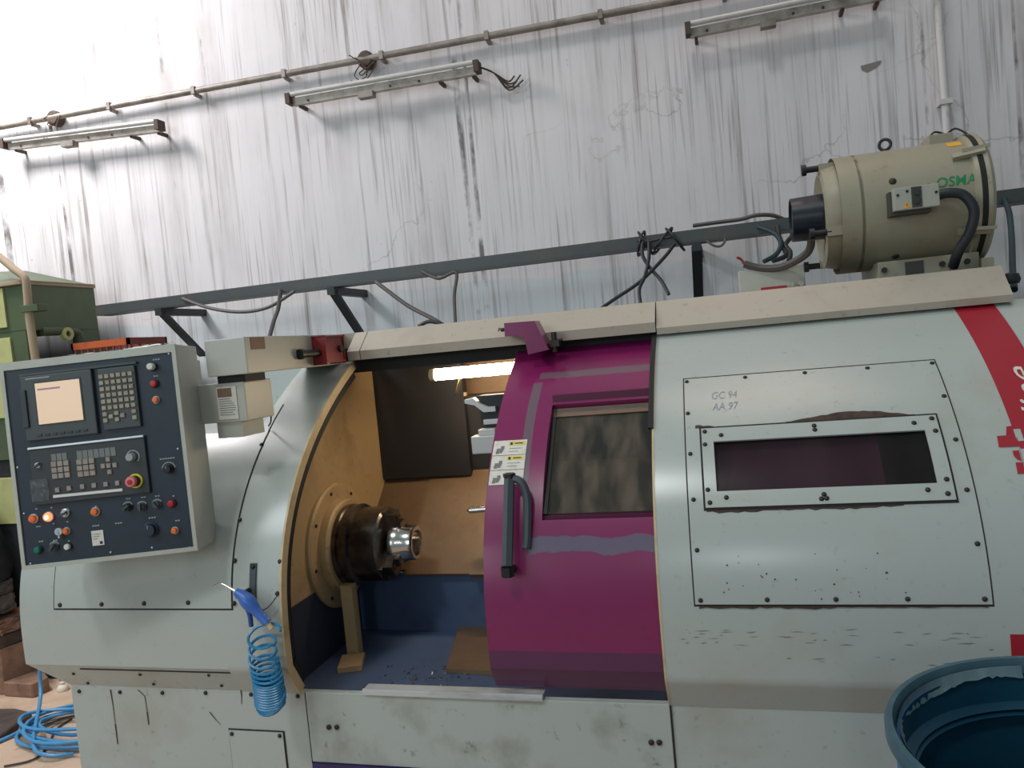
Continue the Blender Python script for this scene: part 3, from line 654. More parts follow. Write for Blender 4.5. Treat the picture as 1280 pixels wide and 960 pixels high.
# old sealant smeared around the window frame
def smear(x0, x1, zb, hfun, n=24, off=.0033):
    bm = B(); top, bot = [], []
    for i in range(n+1):
        f = i/n; x = x0+(x1-x0)*f; bot.append(bm.verts.new(ps(x, zb, off))); top.append(bm.verts.new(ps(x, zb+hfun(f), off)))
    for i in range(n): bm.faces.new((bot[i], bot[i+1], top[i+1], top[i]))
    return finish('sealant_smear', bm, 'rust_seal', rc)
smear(.17, .53, 1.432, lambda f: .003+.024*math.sin(PI*min(1, f*1.05))**1.3*(0.4+.6*f)+random.uniform(0, .003))
smear(-.1, -.03, 1.432, lambda f: .008*(1-f)+random.uniform(0, .003), 8)
smear(-.08, .45, 1.2095, lambda f: -.003-random.uniform(0, .006), 30)
smear(-.12, .62, .951, lambda f: -.002-random.uniform(0, .007)*(1 if f < .5 else .3), 40)
# red band with script, red block lettering (bottom to top) and second red block
bm = B(); sheet(bm, .765, .885, .878, 1.745, .0006, .0016); finish('red_band', bm, 'band_red', rc, 35)
bm = B(); sheet(bm, .665, .90, .815, .878, .0006, .0016); finish('red_block', bm, 'band_red', rc, 35)
tf = text_faces('smart', .2, 0, .006); um = max(p[0] for p in tf[0]); vm = max(p[1] for p in tf[0])
bm = B(); mapped(bm, tf, lambda u, v: Vector((.868-v*.155/vm, .905+u*.483/um, 0)))
bmesh.ops.triangulate(bm, faces=bm.faces)
bmesh.ops.bisect_plane(bm, geom=bm.verts[:]+bm.edges[:]+bm.faces[:], plane_co=(.765, 0, 0), plane_no=(1, 0, 0), clear_inner=True)
for v in bm.verts: v.co = ps(v.co.x, v.co.y, .0026)
finish('white_lettering', bm, 'white_paint_clean', rc)
# the tops of the letters stick out left of the band, in red
for poly in (((0.7508,1.391), (0.7694,1.393), (0.7675,1.341), (0.7165,1.341), (0.7204,1.369), (0.7435,1.369)),
             ((0.7467,1.331), (0.7619,1.331), (0.7615,1.305), (0.7513,1.31), (0.7463,1.319)),
             ((0.7458,1.302), (0.7634,1.302), (0.7607,1.275), (0.7434,1.274))):
    bm = B(); bm.faces.new([bm.verts.new(ps(p[0], p[1], .0022)) for p in poly]); finish('red_letter', bm, 'band_red', rc)
bm = B(); n_ = 20
V = [[bm.verts.new(ps(.815+r*math.cos(a), 1.205+r*.75*math.sin(a), .0022)) for r in (.045, .072)] for a in [PI*.72+PI*.56*i/n_ for i in range(n_+1)]]
for p, q in zip(V, V[1:]): bm.faces.new((p[0], p[1], q[1], q[0]))
finish('red_letter', bm, 'band_red', rc)
bm = B(); mapped(bm, text_faces('line', .125, .35, .0), lambda u, v: ps(.872-v*.8, 1.40+u*.78, .0028)); finish('white_script', bm, 'label_white', rc)
bm = B(); mapped(bm, text_faces('GC 94', .03, .2, -.0004), lambda u, v: ps(-.047+u, 1.512+v, .0038)); finish('pen_marks', bm, 'faint_pen', rc)
bm = B(); mapped(bm, text_faces('AA 97', .03, .2, -.0002), lambda u, v: ps(-.045+u, 1.480+v, .0038)); finish('pen_marks', bm, 'faint_pen', rc)
# scuffs along the lower right cover and grime by the panel corner
random.seed(21)
bm = B()
for k in range(46):
    x = random.uniform(-.2, .62); z = random.choice((.845, .855, .87, .88, .80))+random.uniform(-.012, .012); l = random.uniform(.006, .05); h = random.uniform(.0005, .0014)
    bm.faces.new([bm.verts.new(ps(a, b, .0012)) for a, b in ((x, z-h), (x+l*.5, z-h*1.3), (x+l, z+random.uniform(-.003, .003)), (x+l*.5, z+h))])
finish('scuff_marks', bm, 'scuff', rc, kind='stuff')
bm = B()
for k in range(26):
    x = random.uniform(-.05, .45); z = random.uniform(.97, 1.09); r = random.uniform(.0012, .003)
    bm.faces.new([bm.verts.new(ps(x+r*math.cos(a)*random.uniform(.6, 1.3), z+r*math.sin(a), .0042)) for a in (0, 1.05, 2.1, 3.14, 4.2, 5.2)])
finish('oil_spots', bm, 'grime', ip, kind='stuff')
# dark joints either side of the sill panel
for x0 in (XA+.0205, XR+.0015):
    bm = B(); box(bm, x0, x0+.0035, 2.276, 2.283, .02, .628); finish('panel_joint', bm, 'panel_gap', sill)
# roof, fascia
bm = B(); box(bm, XA-.1, .935, 2.985, 3.75, 1.80, 1.864); finish('roof', bm, 'fascia_paint', T)
bm = B(); box(bm, -2.59, XE-.02, 3.68, 3.74, .1, 1.80); finish('back_wall', bm, 'white_paint', T)
for x0, x1, name in ((-1.49, -1.435, 'fascia'), (-1.431, -.231, 'fascia'), (-.227, .935, 'fascia')):
    bm = B(); zl = 1.748 if x1 < 0 else 1.738
    prism(bm, [(2.892, zl), (2.886, 1.785 if x1 < 0 else 1.762), (2.982, 1.864), (3.2, 1.864), (3.2, 1.82), (2.95, 1.80), (2.92, zl)], 'x', x0, x1); finish(name, bm, 'fascia_paint', T)
bm = B(); box(bm, -1.49, .93, 2.935, 3.05, 1.742, 1.80); finish('door_rail', bm, 'rubber', T)
bm = B(); box(bm, XB, .88, 2.965, 2.985, 1.695, 1.80); finish('top_seal', bm, 'rubber', T)
# pendant arm: box beam forward from the roof
bm = B(); box(bm, -1.705, -1.545, 2.268, 3.0, 1.737, 1.863, .004); arm = finish('pendant_arm', bm, 'cream_box', T)
bm = B(); box(bm, -1.546, -1.5435, 2.30, 2.385, 1.818, 1.86); finish('brown_tape', bm, 'label_rust', arm)
bm = B(); box(bm, -1.69, -1.58, 2.30, 2.42, 1.711, 1.737); finish('swivel_gap', bm, 'rubber', arm)
bm = B(); box(bm, -1.785, -1.588, 2.30, 2.465, 1.575, 1.712, .004); sb = finish('swivel_box', bm, 'cream_box', T)
bm = B(); box(bm, -1.72, -1.62, 2.31, 2.44, 1.52, 1.575); finish('swivel_stub', bm, 'cream_box', sb)
a, b = (-1.698,2.298,1.7), (-1.62,2.298,1.586)
bm = B(); box(bm, a[0], b[0], 2.2965, 2.3, b[2], a[2]); pl = finish('instruction_plate', bm, 'label_white', sb)
bm = B()
for k in range(12):
    z = a[2]-.012-(a[2]-b[2]-.02)*k/12
    box(bm, a[0]+.006, b[0]-.006-random.uniform(0, .02), 2.2958, 2.2966, z-.0012, z+.0012)
finish('print_lines', bm, 'label_print', pl)
bm = B(); box(bm, a[0]+.004, b[0]-.018, 2.2955, 2.2962, a[2]-.036, a[2]-.006); finish('rust_patch', bm, 'label_rust', pl)
bm = B(); tube(bm, [(-1.6, 2.46, 1.578), (-1.63, 2.5, 1.55), (-1.68, 2.56, 1.53)], .003, 5, sub=1); finish('safety_wire', bm, 'rubber', sb)
bm = B(); obox(bm, (-1.515, 2.77, 1.80), (.1, 1, 0), (1, -.1, 0), (0, .03, 1), .13, .07, .105); bmesh.ops.bevel(bm, geom=list(bm.edges), offset=.005, segments=2, affect='EDGES'); rs = finish('limit_switch', bm, 'red_plastic', arm, 40)
bm = B(); cyl(bm, (-1.515, 2.72, 1.79), (-1.53, 2.60, 1.79), .014, n=14); cyl(bm, (-1.53, 2.60, 1.79), (-1.532, 2.585, 1.79), .02, n=14); finish('cable_plug', bm, 'black', rs, 40)
bm = B(); cyl(bm, (-1.48, 2.80, 1.80), (-1.465, 2.80, 1.80), .014, n=12); finish('screw', bm, 'black', rs, 40)

# sliding door
DO = -.032
WIN = (-.588, -.12, 1.205, 1.553)
bm = B(); sheet(bm, XD, .42, 0.648, 1.762, DO-.02, DO, [WIN]); door = finish('sliding_door', bm, 'door_magenta', T, 35)
# window: inner cheeks and flat inclined pane
y0, z0, y1, z1 = prof(1.205)+.05, 1.205, prof(1.553)+.075, 1.553
bm = B(); cz = [1.205+i*(1.553-1.205)/12 for i in range(13)]
front = [tuple(ps(0, z, DO-.018))[1:] for z in cz]
for x0_, x1_ in ((WIN[0]-.006, WIN[0]), (WIN[1], WIN[1]+.006)):
    prism(bm, front+[(y1+.01, z1), (y0+.01, z0)], 'x', x0_, x1_)
prism(bm, [front[0], (y0+.01, z0), (y0+.01, z0-.006), (front[0][0], z0-.006)], 'x', WIN[0], WIN[1])
prism(bm, [front[-1], (y1+.01, z1), (y1+.01, z1+.006), (front[-1][0], z1+.006)], 'x', WIN[0], WIN[1])
finish('window_reveal', bm, 'door_shaded', door)
bm = B(); prism(bm, [(y0, z0), (y1, z1), (y1+.008, z1-.004), (y0+.008, z0-.004)], 'x', WIN[0], WIN[1]); finish('window_pane', bm, 'door_glass', door)
def onpane(f): return (y0+(y1-y0)*f-.003, z0+(z1-z0)*f)
for (xa, xb, fa, fb, nm, mm) in ((WIN[0]+.003, WIN[1], .80, .875, 'pane_strip', 'label_rust'), (WIN[0]+.003, WIN[1], .83, .865, 'pane_strip', 'cream_box'), (WIN[0]+.002, WIN[0]+.014, .0, 1, 'pane_strip', 'black')):
    bm = B(); a_, b_ = onpane(fa), onpane(fb); prism(bm, [a_, b_, (b_[0]-.003, b_[1]+.002), (a_[0]-.003, a_[1]+.002)], 'x', xa, xb); finish(nm, bm, mm, door)
# handle
def dp(x, z, off): return ps(x, z, DO+off)
h0, h1 = dp(-.688, 1.315, .055), dp(-.684, 1.068, .06)
bm = B(); hx = [(.019*math.cos(PI/3*i), .019*math.sin(PI/3*i)) for i in range(6)]
cyl(bm, h0, h1, .018, n=6); hd = finish('door_handle', bm, 'grey_grip', door)
for a_, b_, nm in ((h0+Vector((0, 0, .012)), h0, 'grip_cap'), (h1, h1-Vector((0, 0, .03)), 'grip_cap')):
    bm = B(); cyl(bm, a_, b_, .021, n=6); finish(nm, bm, 'black', hd)
bm = B(); tube(bm, [h0+Vector((.01, .0, -.005)), dp(-.648, 1.30, .05), dp(-.632, 1.26, .03), dp(-.634, 1.16, .01), dp(-.638, 1.12, .01)], .014, 8, sub=2); finish('handle_bracket', bm, 'grey_grip', hd, 40)
bm = B(); cyl(bm, h1+Vector((0, -.005, -.01)), dp(-.684, 1.06, 0), .014, n=8); finish('handle_stand', bm, 'black', hd, 40)
# warning label
bm = B(); sheet(bm, -.775, -.658, 1.315, 1.449, DO+.0004, DO+.0015); wlb = finish('warning_label', bm, 'label_white', door, 35)
for k in range(3):
    zt = 1.447-.0445*k
    if k < 2:
        bm = B(); sheet(bm, -.722, -.664, zt-.014, zt-.003, DO+.0014, DO+.0022); finish('label_header', bm, 'label_yellow', wlb)
        bm = B(); sheet(bm, -.716, -.708, zt-.013, zt-.005, DO+.0021, DO+.0027); sheet(bm, -.70, -.672, zt-.010, zt-.007, DO+.0021, DO+.0027); finish('label_print', bm, 'black', wlb)
    bm = B()
    c_ = (-.75, zt-.026)
    for dx, dz, sx, sz in ((0, 0, .012, .004), (.008, .006, .006, .005), (-.008, -.008, .006, .004), (.004, -.003, .005, .007)):
        sheet(bm, c_[0]+dx-sx, c_[0]+dx+sx, c_[1]+dz-sz, c_[1]+dz+sz, DO+.0014, DO+.0021)
    finish('pictogram', bm, 'label_print', wlb)
    bm = B()
    for q in range(2): sheet(bm, -.718, -.674-.01*q, zt-.024-.009*q, zt-.0228-.009*q, DO+.0014, DO+.002)
    finish('label_print', bm, 'label_print', wlb)
    if k:
        bm = B(); sheet(bm, -.775, -.658, zt+.0005, zt+.0018, DO+.0014, DO+.0021); finish('label_line', bm, 'label_print', wlb)
# hook bracket and latch on the door top
hy = 2.80
q = [(-0.7833,2.8,1.835), (-0.665,2.8,1.832), (-0.6203,2.8,1.72), (-0.7015,2.8,1.709), (-0.7084,2.8,1.767), (-0.7258,2.8,1.781), (-0.7851,2.8,1.784)]
bm = B(); prism(bm, [(p[0], p[2]) for p in q], 'y', 2.80, 2.885); hk = finish('door_hook', bm, 'door_shaded', door)
hk.data.materials[0] = M['door_magenta']
e = Vector((-0.7912,2.82,1.811)); bm = B(); cyl(bm, e, e-Vector((.012, 0, 0)), .007, n=8); tube(bm, [e-Vector((.012, 0, 0)), e+Vector((-.018, 0, .008)), e+Vector((-.022, 0, -.004))], .003, 5); finish('hook_screw', bm, 'black', hk)
a, b = Vector((-0.6045,2.84,1.784)), Vector((-0.6054,2.84,1.709))
bm = B(); cyl(bm, a, b, .010, n=10); cyl(bm, (-0.6333,2.84,1.741), (-0.5734,2.84,1.754), .006, n=8); box(bm, a.x-.016, a.x+.02, 2.825, 2.86, a.z-.055, a.z-.03); finish('latch_bolt', bm, 'bolt', door, 40)
# aluminium strip lying on the sill
bm = B(); a, b = (-1.244,2.29,0.64), (-0.6234,2.285,0.64); bar(bm, (a[0], 2.292, .6405), (b[0], 2.289, .6405), .05, .016, up=(0, 0, 1)); box(bm, a[0], b[0], 2.268, 2.276, .633, .652)
tag(finish('aluminium_strip', bm, 'aluminium'), 'pale aluminium strip lying along the door sill', 'metal strip')
random.seed(3)
bm = B()
for k in range(160):
    x = random.gauss(-1.1, .1); y = random.uniform(2.34, 2.62); s = random.uniform(.002, .005)
    obox(bm, (x, y, .5785), (random.random(), random.random(), .2), (-.3, random.random()+.1, .1), (0, .1, 1), s*2.2, s, s*.6)
o = finish('metal_chips', bm, 'bright_steel'); o['kind'] = 'stuff'; tag(o, 'scattered bright metal chips in the dark chip tray', 'chips')

# ------------------------------------------------------------------ control pendant (own frame: x right, z up, front at y=0)
PW, PH = (0.5864,0.6895)
t = thing('control_pendant', 'grey swivelling control console with dark blue face, screen and buttons', 'control panel', (-2.286,1.986,1.159), (-0.05,-0.0188,0.2702), local=True)
CP = t
bm = B(); box(bm, 0, PW, .004, .17, 0, PH, .006); finish('housing', bm, 'cream_box', t)
bm = B()
for x0, x1, z0, z1 in ((0, PW, PH-.026, PH), (0, PW, 0, .014), (0, .013, .014, PH-.026), (PW-.013, PW, .014, PH-.026)): box(bm, x0, x1, -.006, .004, z0, z1)
finish('face_frame', bm, 'cream_box', t)
bm = B(); box(bm, .013, PW-.013, -.001, .004, .014, PH-.026); fp = finish('faceplate', bm, 'navy_panel', t)
def quadbox(bm, a, b, y0, y1, bev=0.): return box(bm, min(a[0], b[0]), max(a[0], b[0]), y0, y1, min(a[1], b[1]), max(a[1], b[1]), bev)
# monitor unit
m0, m1 = (0.067,0.6372), (0.3052,0.4221)
bm = B(); quadbox(bm, m0, m1, -.014, -.001, .004); mon = finish('monitor_unit', bm, 'charcoal_plastic', t)
s0, s1 = (0.1174,0.6091), (0.2644,0.4733)
bm = B(); quadbox(bm, (s0[0]-.005, s0[1]+.005), (s1[0]+.005, s1[1]-.005), -.0155, -.013); finish('bezel', bm, 'charcoal_dark', mon)
bm = B(); quadbox(bm, s0, s1, -.017, -.015); scr = finish('screen', bm, 'screen', mon)
bm = B(); sw = s1[0]-s0[0]; box(bm, s0[0]+sw*.05, s0[0]+sw*.56, -.0176, -.017, s0[1]-.024, s0[1]-.018); finish('screen_title', bm, 'screen_text', scr)
bm = B(); box(bm, m0[0]+.02, m0[0]+.1, -.0146, -.014, m0[1]-.012, m0[1]-.008); finish('brand_line', bm, 'mark_grey', mon)
bm = B(); box(bm, m0[0]-.002, m0[0]+.018, -.02, -.012, m1[1]+.045, m0[1]-.045, .002); finish('card_slot', bm, 'charcoal_dark', mon)
for k in range(7):
    x = s0[0]-.012+k*(sw+.03)/7; bm = B(); box(bm, x, x+.016, -.0165, -.013, m1[1]+.012, m1[1]+.02, .001); finish('soft_key', bm, 'charcoal_dark', mon)
bm = B(); box(bm, m0[0], m1[0]+.15, -.013, -.001, m0[1]+.001, m0[1]+.008); finish('top_lip', bm, 'charcoal_plastic', mon)
# keyboard unit
k0, k1 = (0.3257,0.6339), (0.4478,0.4302)
bm = B(); quadbox(bm, k0, k1, -.012, -.001, .003); kb = finish('keyboard_unit', bm, 'charcoal_plastic', t)
ka, kc = (0.3357,0.6077), (0.4324,0.4621)
def key_mesh(sx, sz, m):
    bm = B(); box(bm, -sx/2, sx/2, -.005, .002, -sz/2, sz/2); 
    for v in bm.verts:
        if v.co.y < 0: v.co.x *= .85; v.co.z *= .85
    me = bpy.data.meshes.new('key_mesh'); bm.to_mesh(me); bm.free(); me.materials.append(M[m]); return me
KM = key_mesh(.0158, .0145, 'key_beige')
dx, dz = (kc[0]-ka[0])/5, (ka[1]-kc[1])/7
for r in range(8):
    for c in range(6):
        if r == 6 and c in (4,): continue
        if r == 7 and c in (1, 3, 4): continue
        zz = ka[1]-dz*r
        if r == 6 and c in (1, 3): zz -= dz*.45
        inst('key', KM, (ka[0]+dx*c, -.012, zz), kb)
# operator unit
o0, o1 = (0.069,0.3952), (0.4537,0.2085)
bm = B(); quadbox(bm, o0, o1, -.011, -.001, .003); ou = finish('operator_unit', bm, 'charcoal_dark', t)
bm = B(); box(bm, o0[0], o1[0], -.016, -.004, o0[1]-.001, o0[1]+.006, .001); finish('top_lip', bm, 'silver', ou)
KT = key_mesh(.0195, .0185, 'key_tan'); KS = key_mesh(.0155, .0165, 'key_tan')
for (zx, zy) in ((0.1489,0.3379), (0.2332,0.3352)):
    for r in range(3):
        for c in range(3): inst('key', KT, (zx+c*.0205, -.011, zy-r*.0198), ou)
for (a, b) in (((0.1414,0.3715), (0.1949,0.3482)), ((0.2262,0.3723), (0.3568,0.3437))):
    n_ = 3 if b[0]-a[0] < .08 else 7
    for k in range(n_):
        w_ = (b[0]-a[0])/n_; bm = B(); box(bm, a[0]+w_*k+.001, a[0]+w_*(k+1)-.001, -.0125, -.0108, min(a[1], b[1]), max(a[1], b[1])); finish('legend_tile', bm, 'key_strip', ou)
for p in ((0.3289,0.3339), (0.3102,0.3136), (0.3283,0.3133), (0.349,0.3127), (0.3294,0.2924), (0.1512,0.2521), (0.1903,0.2537), (0.2344,0.2539), (0.2732,0.2539), (0.312,0.253), (0.3508,0.2529)):
    inst('key', KS, (p[0], -.011, p[1]), ou)
a, b = (0.1348,0.2289), (0.3645,0.2289)
bm = B(); bar(bm, (a[0], -.0125, a[1]+.003), (b[0], -.0125, b[1]), .003, .009, up=(0, 0, 1)); finish('label_strip', bm, 'paper', ou)
a, b = (0.0644,0.2939), (0.1236,0.2215)
bm = B(); n_ = 6
g = [[bm.verts.new((a[0]+(b[0]-a[0])*i/n_, -.013-random.uniform(0, .007), a[1]+(b[1]-a[1])*j/n_)) for j in range(n_+1)] for i in range(n_+1)]
for i in range(n_):
    for j in range(n_): bm.faces.new((g[i][j], g[i+1][j], g[i+1][j+1], g[i][j+1]))
finish('plastic_film', bm, 'plastic_film', ou)
# buttons, lamps and knobs: round parts on the face
def ring(bm, c, r0, r1, y0, y1, a0=0, a1=2*PI, n=28):
    V = []
    for i in range(n+1):
        a = a0+(a1-a0)*i/n; ca, sa = math.cos(a), math.sin(a)
        V.append([bm.verts.new((c[0]+r*ca, y, c[1]+r*sa)) for r, y in ((r0, y0), (r0, y1), (r1, y1), (r1, y0))])
    for p, q in zip(V, V[1:]):
        for k in range(4): bm.faces.new((p[k], p[(k+1) % 4], q[(k+1) % 4], q[k]))
def button(p, m, name='push_button', r=.0115, h=.012, base=-.001, bez='silver'):
    bm = B(); lathe(bm, [(0, 0), (r*1.3, 0), (r*1.3, .004), (r*1.15, .006), (0, .006)], (p[0], base, p[1]), (0, -1, 0), 20); b_ = finish(name, bm, bez, t, 40)
    bm = B(); lathe(bm, [(0, .005), (r, .005), (r, h), (r*.8, h+.003), (0, h+.004)], (p[0], base, p[1]), (0, -1, 0), 20); finish('cap', bm, m, b_, 40)
    return b_
button((0.5049,0.6223), 'white_button', 'selector_knob', .0115, .022, bez='black')
button((0.5046,0.5662), 'red_button', bez='navy_panel'); button((0.5045,0.5118), 'orange_button', 'pilot_lamp', .010)
button((0.056,0.1661), 'orange_button', 'pilot_lamp', .0125)
lr = button((0.107,0.1664), 'lit_red', 'pilot_lamp', .0135, .013); p = (0.107,0.1664)
bm = B(); lathe(bm, [(0, .016), (.007, .016), (.006, .019), (0, .0195)], (p[0], -.001, p[1]), (0, -1, 0), 14); finish('glowing_core', bm, 'lit_core', lr, 40)
button((0.2624,0.1662), 'orange_button', 'pilot_lamp', .012); button((0.5171,0.165), 'red_button', bez='navy_panel'); button((0.518,0.0743), 'orange_button', 'pilot_lamp', .010)
button((0.1605,0.1129), 'orange_button', 'pilot_lamp', .010); button((0.0606,0.062), 'green_button', bez='navy_panel'); button((0.1598,0.0612), 'white_button', bez='navy_panel', r=.010)
def selector(p, r=.012, ang=.6, m='black'):
    bm = B(); lathe(bm, [(0, 0), (r*1.25, 0), (r*1.25, .005), (r, .007), (r*.9, .014), (0, .014)], (p[0], -.001, p[1]), (0, -1, 0), 20); k = finish('selector_switch', bm, m, t, 40)
    bm = B(); obox(bm, (p[0], -.018, p[1]), (math.cos(ang), 0, math.sin(ang)), (0, 1, 0), (-math.sin(ang), 0, math.cos(ang)), r*2, .01, .006); finish('lever', bm, 'grey_grip', k)
    bm = B(); ring(bm, p, r*1.25, r*1.5, -.003, -.001, .4, 2.6, 14); finish('scale_arc', bm, 'mark_grey', k)
    return k
selector((0.3707,0.1695)); selector((0.4178,0.1659), ang=1.5, m='charcoal_plastic'); selector((0.4681,0.1671), ang=2.2, m='charcoal_plastic')
selector((0.1629,0.1722), .011, .3, 'silver'); selector((0.1137,0.0655), .012, .9, 'charcoal_plastic'); selector((0.0947,0.3405), .010, .5, 'silver')
# key with bow in a key switch
p = (0.1401,0.1152); bm = B(); lathe(bm, [(0, 0), (.010, 0), (.010, .012), (0, .012)], (p[0], -.001, p[1]), (0, -1, 0), 16); ks = finish('key_switch', bm, 'silver', t, 40)
bm = B(); cyl(bm, (p[0], -.014, p[1]), (p[0], -.017, p[1]), .0125, n=16); box(bm, p[0]-.003, p[0]+.003, -.017, -.014, p[1]-.022, p[1]); finish('key_bow', bm, 'silver', ks, 40)
def dial(p, r, m, arc=True):
    bm = B(); lathe(bm, [(0, 0), (r*1.2, 0), (r*1.15, .004), (r, .005), (r*.9, .02), (0, .021)], (p[0], -.002, p[1]), (0, -1, 0), 24); k = finish('dial', bm, m, t, 40)
    if arc:
        bm = B(); ring(bm, p, r*1.5, r*1.72, -.003, -.001, .1, 3.0, 20); finish('scale_arc', bm, 'mark_grey', k)
    bm = B(); box(bm, p[0]-.001, p[0]+.001, -.0245, -.022, p[1]+r*.2, p[1]+r*.8); finish('pointer', bm, 'mark_grey', k)
    return k
dial((0.5197,0.2796), .0135, 'black'); dial((0.4373,0.086), .022, 'navy_panel', False)
p = (0.4109,0.3333)
bm = B(); lathe(bm, [(0, 0), (.014, 0), (.012, .02), (0, .021)], (p[0]-.004, -.011, p[1]), (0, -1, 0), 20); k = finish('override_knob', bm, 'mark_grey', ou, 40)
bm = B(); ring(bm, p, .019, .0225, -.013, -.011, -.9, 2.7, 24); finish('scale_arc', bm, 'mark_grey', k)
p = (0.4104,0.2531)
bm = B(); lathe(bm, [(0, 0), (.024, 0), (.024, .003), (0, .003)], (p[0], -.011, p[1]), (0, -1, 0), 32); es = finish('emergency_stop', bm, 'yellow', ou, 40)
bm = B(); lathe(bm, [(0, .003), (.018, .003), (.017, .018), (0, .018)], (p[0], -.011, p[1]), (0, -1, 0), 28); finish('stem', bm, 'black', es, 40)
bm = B(); lathe(bm, [(0, .016), (.018, .016), (.0185, .024), (.016, .031), (.010, .033), (0, .033)], (p[0]-.004, -.011, p[1]), (0, -1, 0), 28); finish('mushroom_cap', bm, 'pink_button', es, 40)
bm = B(); lathe(bm, [(0, .032), (.0095, .032), (.008, .035), (0, .0355)], (p[0]-.004, -.011, p[1]), (0, -1, 0), 20); finish('centre_dot', bm, 'red_button', es, 40)
a, b = (0.2406,0.103), (0.2799,0.0537)
bm = B(); quadbox(bm, a, b, -.0035, -.001); st = finish('paper_sticker', bm, 'label_white', t)
bm = B(); box(bm, b[0]-.014, b[0]-.005, -.0042, -.0034, b[1]+.004, b[1]+.013); finish('dark_square', bm, 'black', st)
for k in range(3):
    bm = B(); box(bm, a[0]+.004, b[0]-.008-.006*k, -.0042, -.0034, a[1]-.012-.008*k, a[1]-.0105-.008*k); finish('print_line', bm, 'label_print', st)
# little legend marks printed above the buttons
bm = B()
for (p, n_) in (((0.5187,0.6449), 3), ((0.5108,0.5905), 2), ((0.0672,0.1968), 1), ((0.1172,0.1955), 1), ((0.1648,0.1426), 1), ((0.0675,0.1381), 2), ((0.118,0.1419), 1), ((0.2571,0.1193), 3), ((0.3331,0.1193), 3), ((0.5285,0.1059), 2), ((0.0704,0.0877), 2), ((0.1177,0.0858), 2), ((0.1627,0.079), 1), ((0.5175,0.3144), 6), ((0.4246,0.1953), 2), ((0.4712,0.1944), 2), ((0.524,0.1884), 1), ((0.4127,0.365), 1), ((0.446,0.1247), 3), ((0.3738,0.1968), 2), ((0.2643,0.1832), 1)):
    for q in range(n_):
        x = p[0]+(q-(n_-1)/2)*.0085; box(bm, x-.003, x+.003, -.0016, -.0008, p[1]-.0022, p[1]+.0022)
finish('legend_marks', bm, 'mark_grey', fp)
PB = bolt_mesh('panel_screw_mesh', .004, .003, 'silver')
for p in ((0.5569,0.3419), (0.0213,0.3402), (0.0098,0.5055), (0.028,0.0182), (0.5584,0.0119), (0.2966,0.0259), (0.4348,0.0258), (0.2788,0.6694), (0.4165,0.665), (0.0254,0.186), (0.5626,0.6589)):
    inst('screw', PB, (p[0], -.001, p[1]), fp, rotq((0, -1, 0)))
# papers lying on the pendant's top
tp = Matrix.Translation((-2.286,1.986,1.159)) @ Euler((-0.05,-0.0188,0.2702)).to_matrix().to_4x4()
for k, (x0, x1, y0, y1, rz, lab) in enumerate(((.22, .40, .02, .15, .06, 'crumpled white paper lying on the middle of the console top'), (.36, .52, .03, .16, -.1, 'curled white paper lying on the right end of the console top'))):
    bm = B(); n_ = 8
    g = [[bm.verts.new(tp @ Vector((x0+(x1-x0)*i/n_, y0+(y1-y0)*j/n_+rz*(i/n_-.5)*.3, PH+.002+(.012 if k == 0 else .022)*abs(math.sin(i*1.3+k))*(j/n_)+random.uniform(0, .003)))) for j in range(n_+1)] for i in range(n_+1)]
    for i in range(n_):
        for j in range(n_): bm.faces.new((g[i][j], g[i+1][j], g[i+1][j+1], g[i][j+1]))
    r_ = bmesh.ops.solidify(bm, geom=list(bm.faces), thickness=.001)
    tag(finish('loose_paper', bm, 'paper', None, 60), lab, 'paper', 'papers on the console')

# ------------------------------------------------------------------ mist collector on the roof
MX, MY, MZ = 0, 3.25, 2.127
t = thing('mist_collector', 'cream cylindrical oil mist collector with green lettering on the lathe roof', 'mist collector', (.74, 3.25, 1.864))
bm = B(); lathe(bm, [(.2, .455), (.2, .50), (.208, .515), (.222, .522), (.222, .533), (.216, .54), (.222, .885), (.234, .89), (.237, .903), (.222, .903), (.222, .455)], (0, MY, MZ), (1, 0, 0), 64)
body = finish('drum', bm, 'mist_paint', t, 30)
bm = B(); lathe(bm, [(.115, .448), (.115, .462), (.20, .462), (.20, .455), (.196, .43), (.19, .41), (.165, .405), (.13, .425), (.115, .43)], (0, MY, MZ), (1, 0, 0), 56); finish('inlet_collar', bm, 'mist_paint', t, 30)
bm = B(); lathe(bm, [(0, .46), (.12, .46), (.12, .47), (0, .47)], (0, MY, MZ), (1, 0, 0), 40); finish('inner_plate', bm, 'rubber', t)
bm = B(); lathe(bm, [(.078, .30), (.084, .30), (.090, .46), (.08, .46), (.078, .30)], (0, MY, MZ+.008), (1, 0, 0), 40); finish('inlet_pipe', bm, 'navy_pipe', t, 30)
bm = B(); lathe(bm, [(0, .31), (.08, .31), (.08, .315), (0, .315)], (0, MY, MZ+.008), (1, 0, 0), 40); finish('pipe_cap', bm, 'dark_box', t)
bm = B(); lathe(bm, [(.215, .903), (.238, .903), (.238, .922), (.215, .922)], (0, MY, MZ), (1, 0, 0), 64); finish('gasket', bm, 'rubber', t, 30)
bm = B(); lathe(bm, [(0, .921), (.240, .921), (.242, .934), (.228, .948), (0, .948)], (0, MY, MZ), (1, 0, 0), 64); finish('end_cover', bm, 'mist_paint', t, 30)
def mc(x, a, r): return Vector((x, MY-r*math.sin(a), MZ+r*math.cos(a)))   # a: 0 top, pi/2 towards the viewer
for a in (.35, 1.95, 3.6, 5.0):
    bm = B(); c_ = mc(.43, a, .19); box(bm, .405, .47, c_.y-.016, c_.y+.016, c_.z-.018, c_.z+.018); cl = finish('clamp_lug', bm, 'mist_paint', t)
    bm = B(); cyl(bm, mc(.36, a, .195), mc(.42, a, .195), .012, n=12); cyl(bm, mc(.345, a, .195), mc(.362, a, .195), .021, n=14); finish('clamp_knob', bm, 'black', cl, 40)
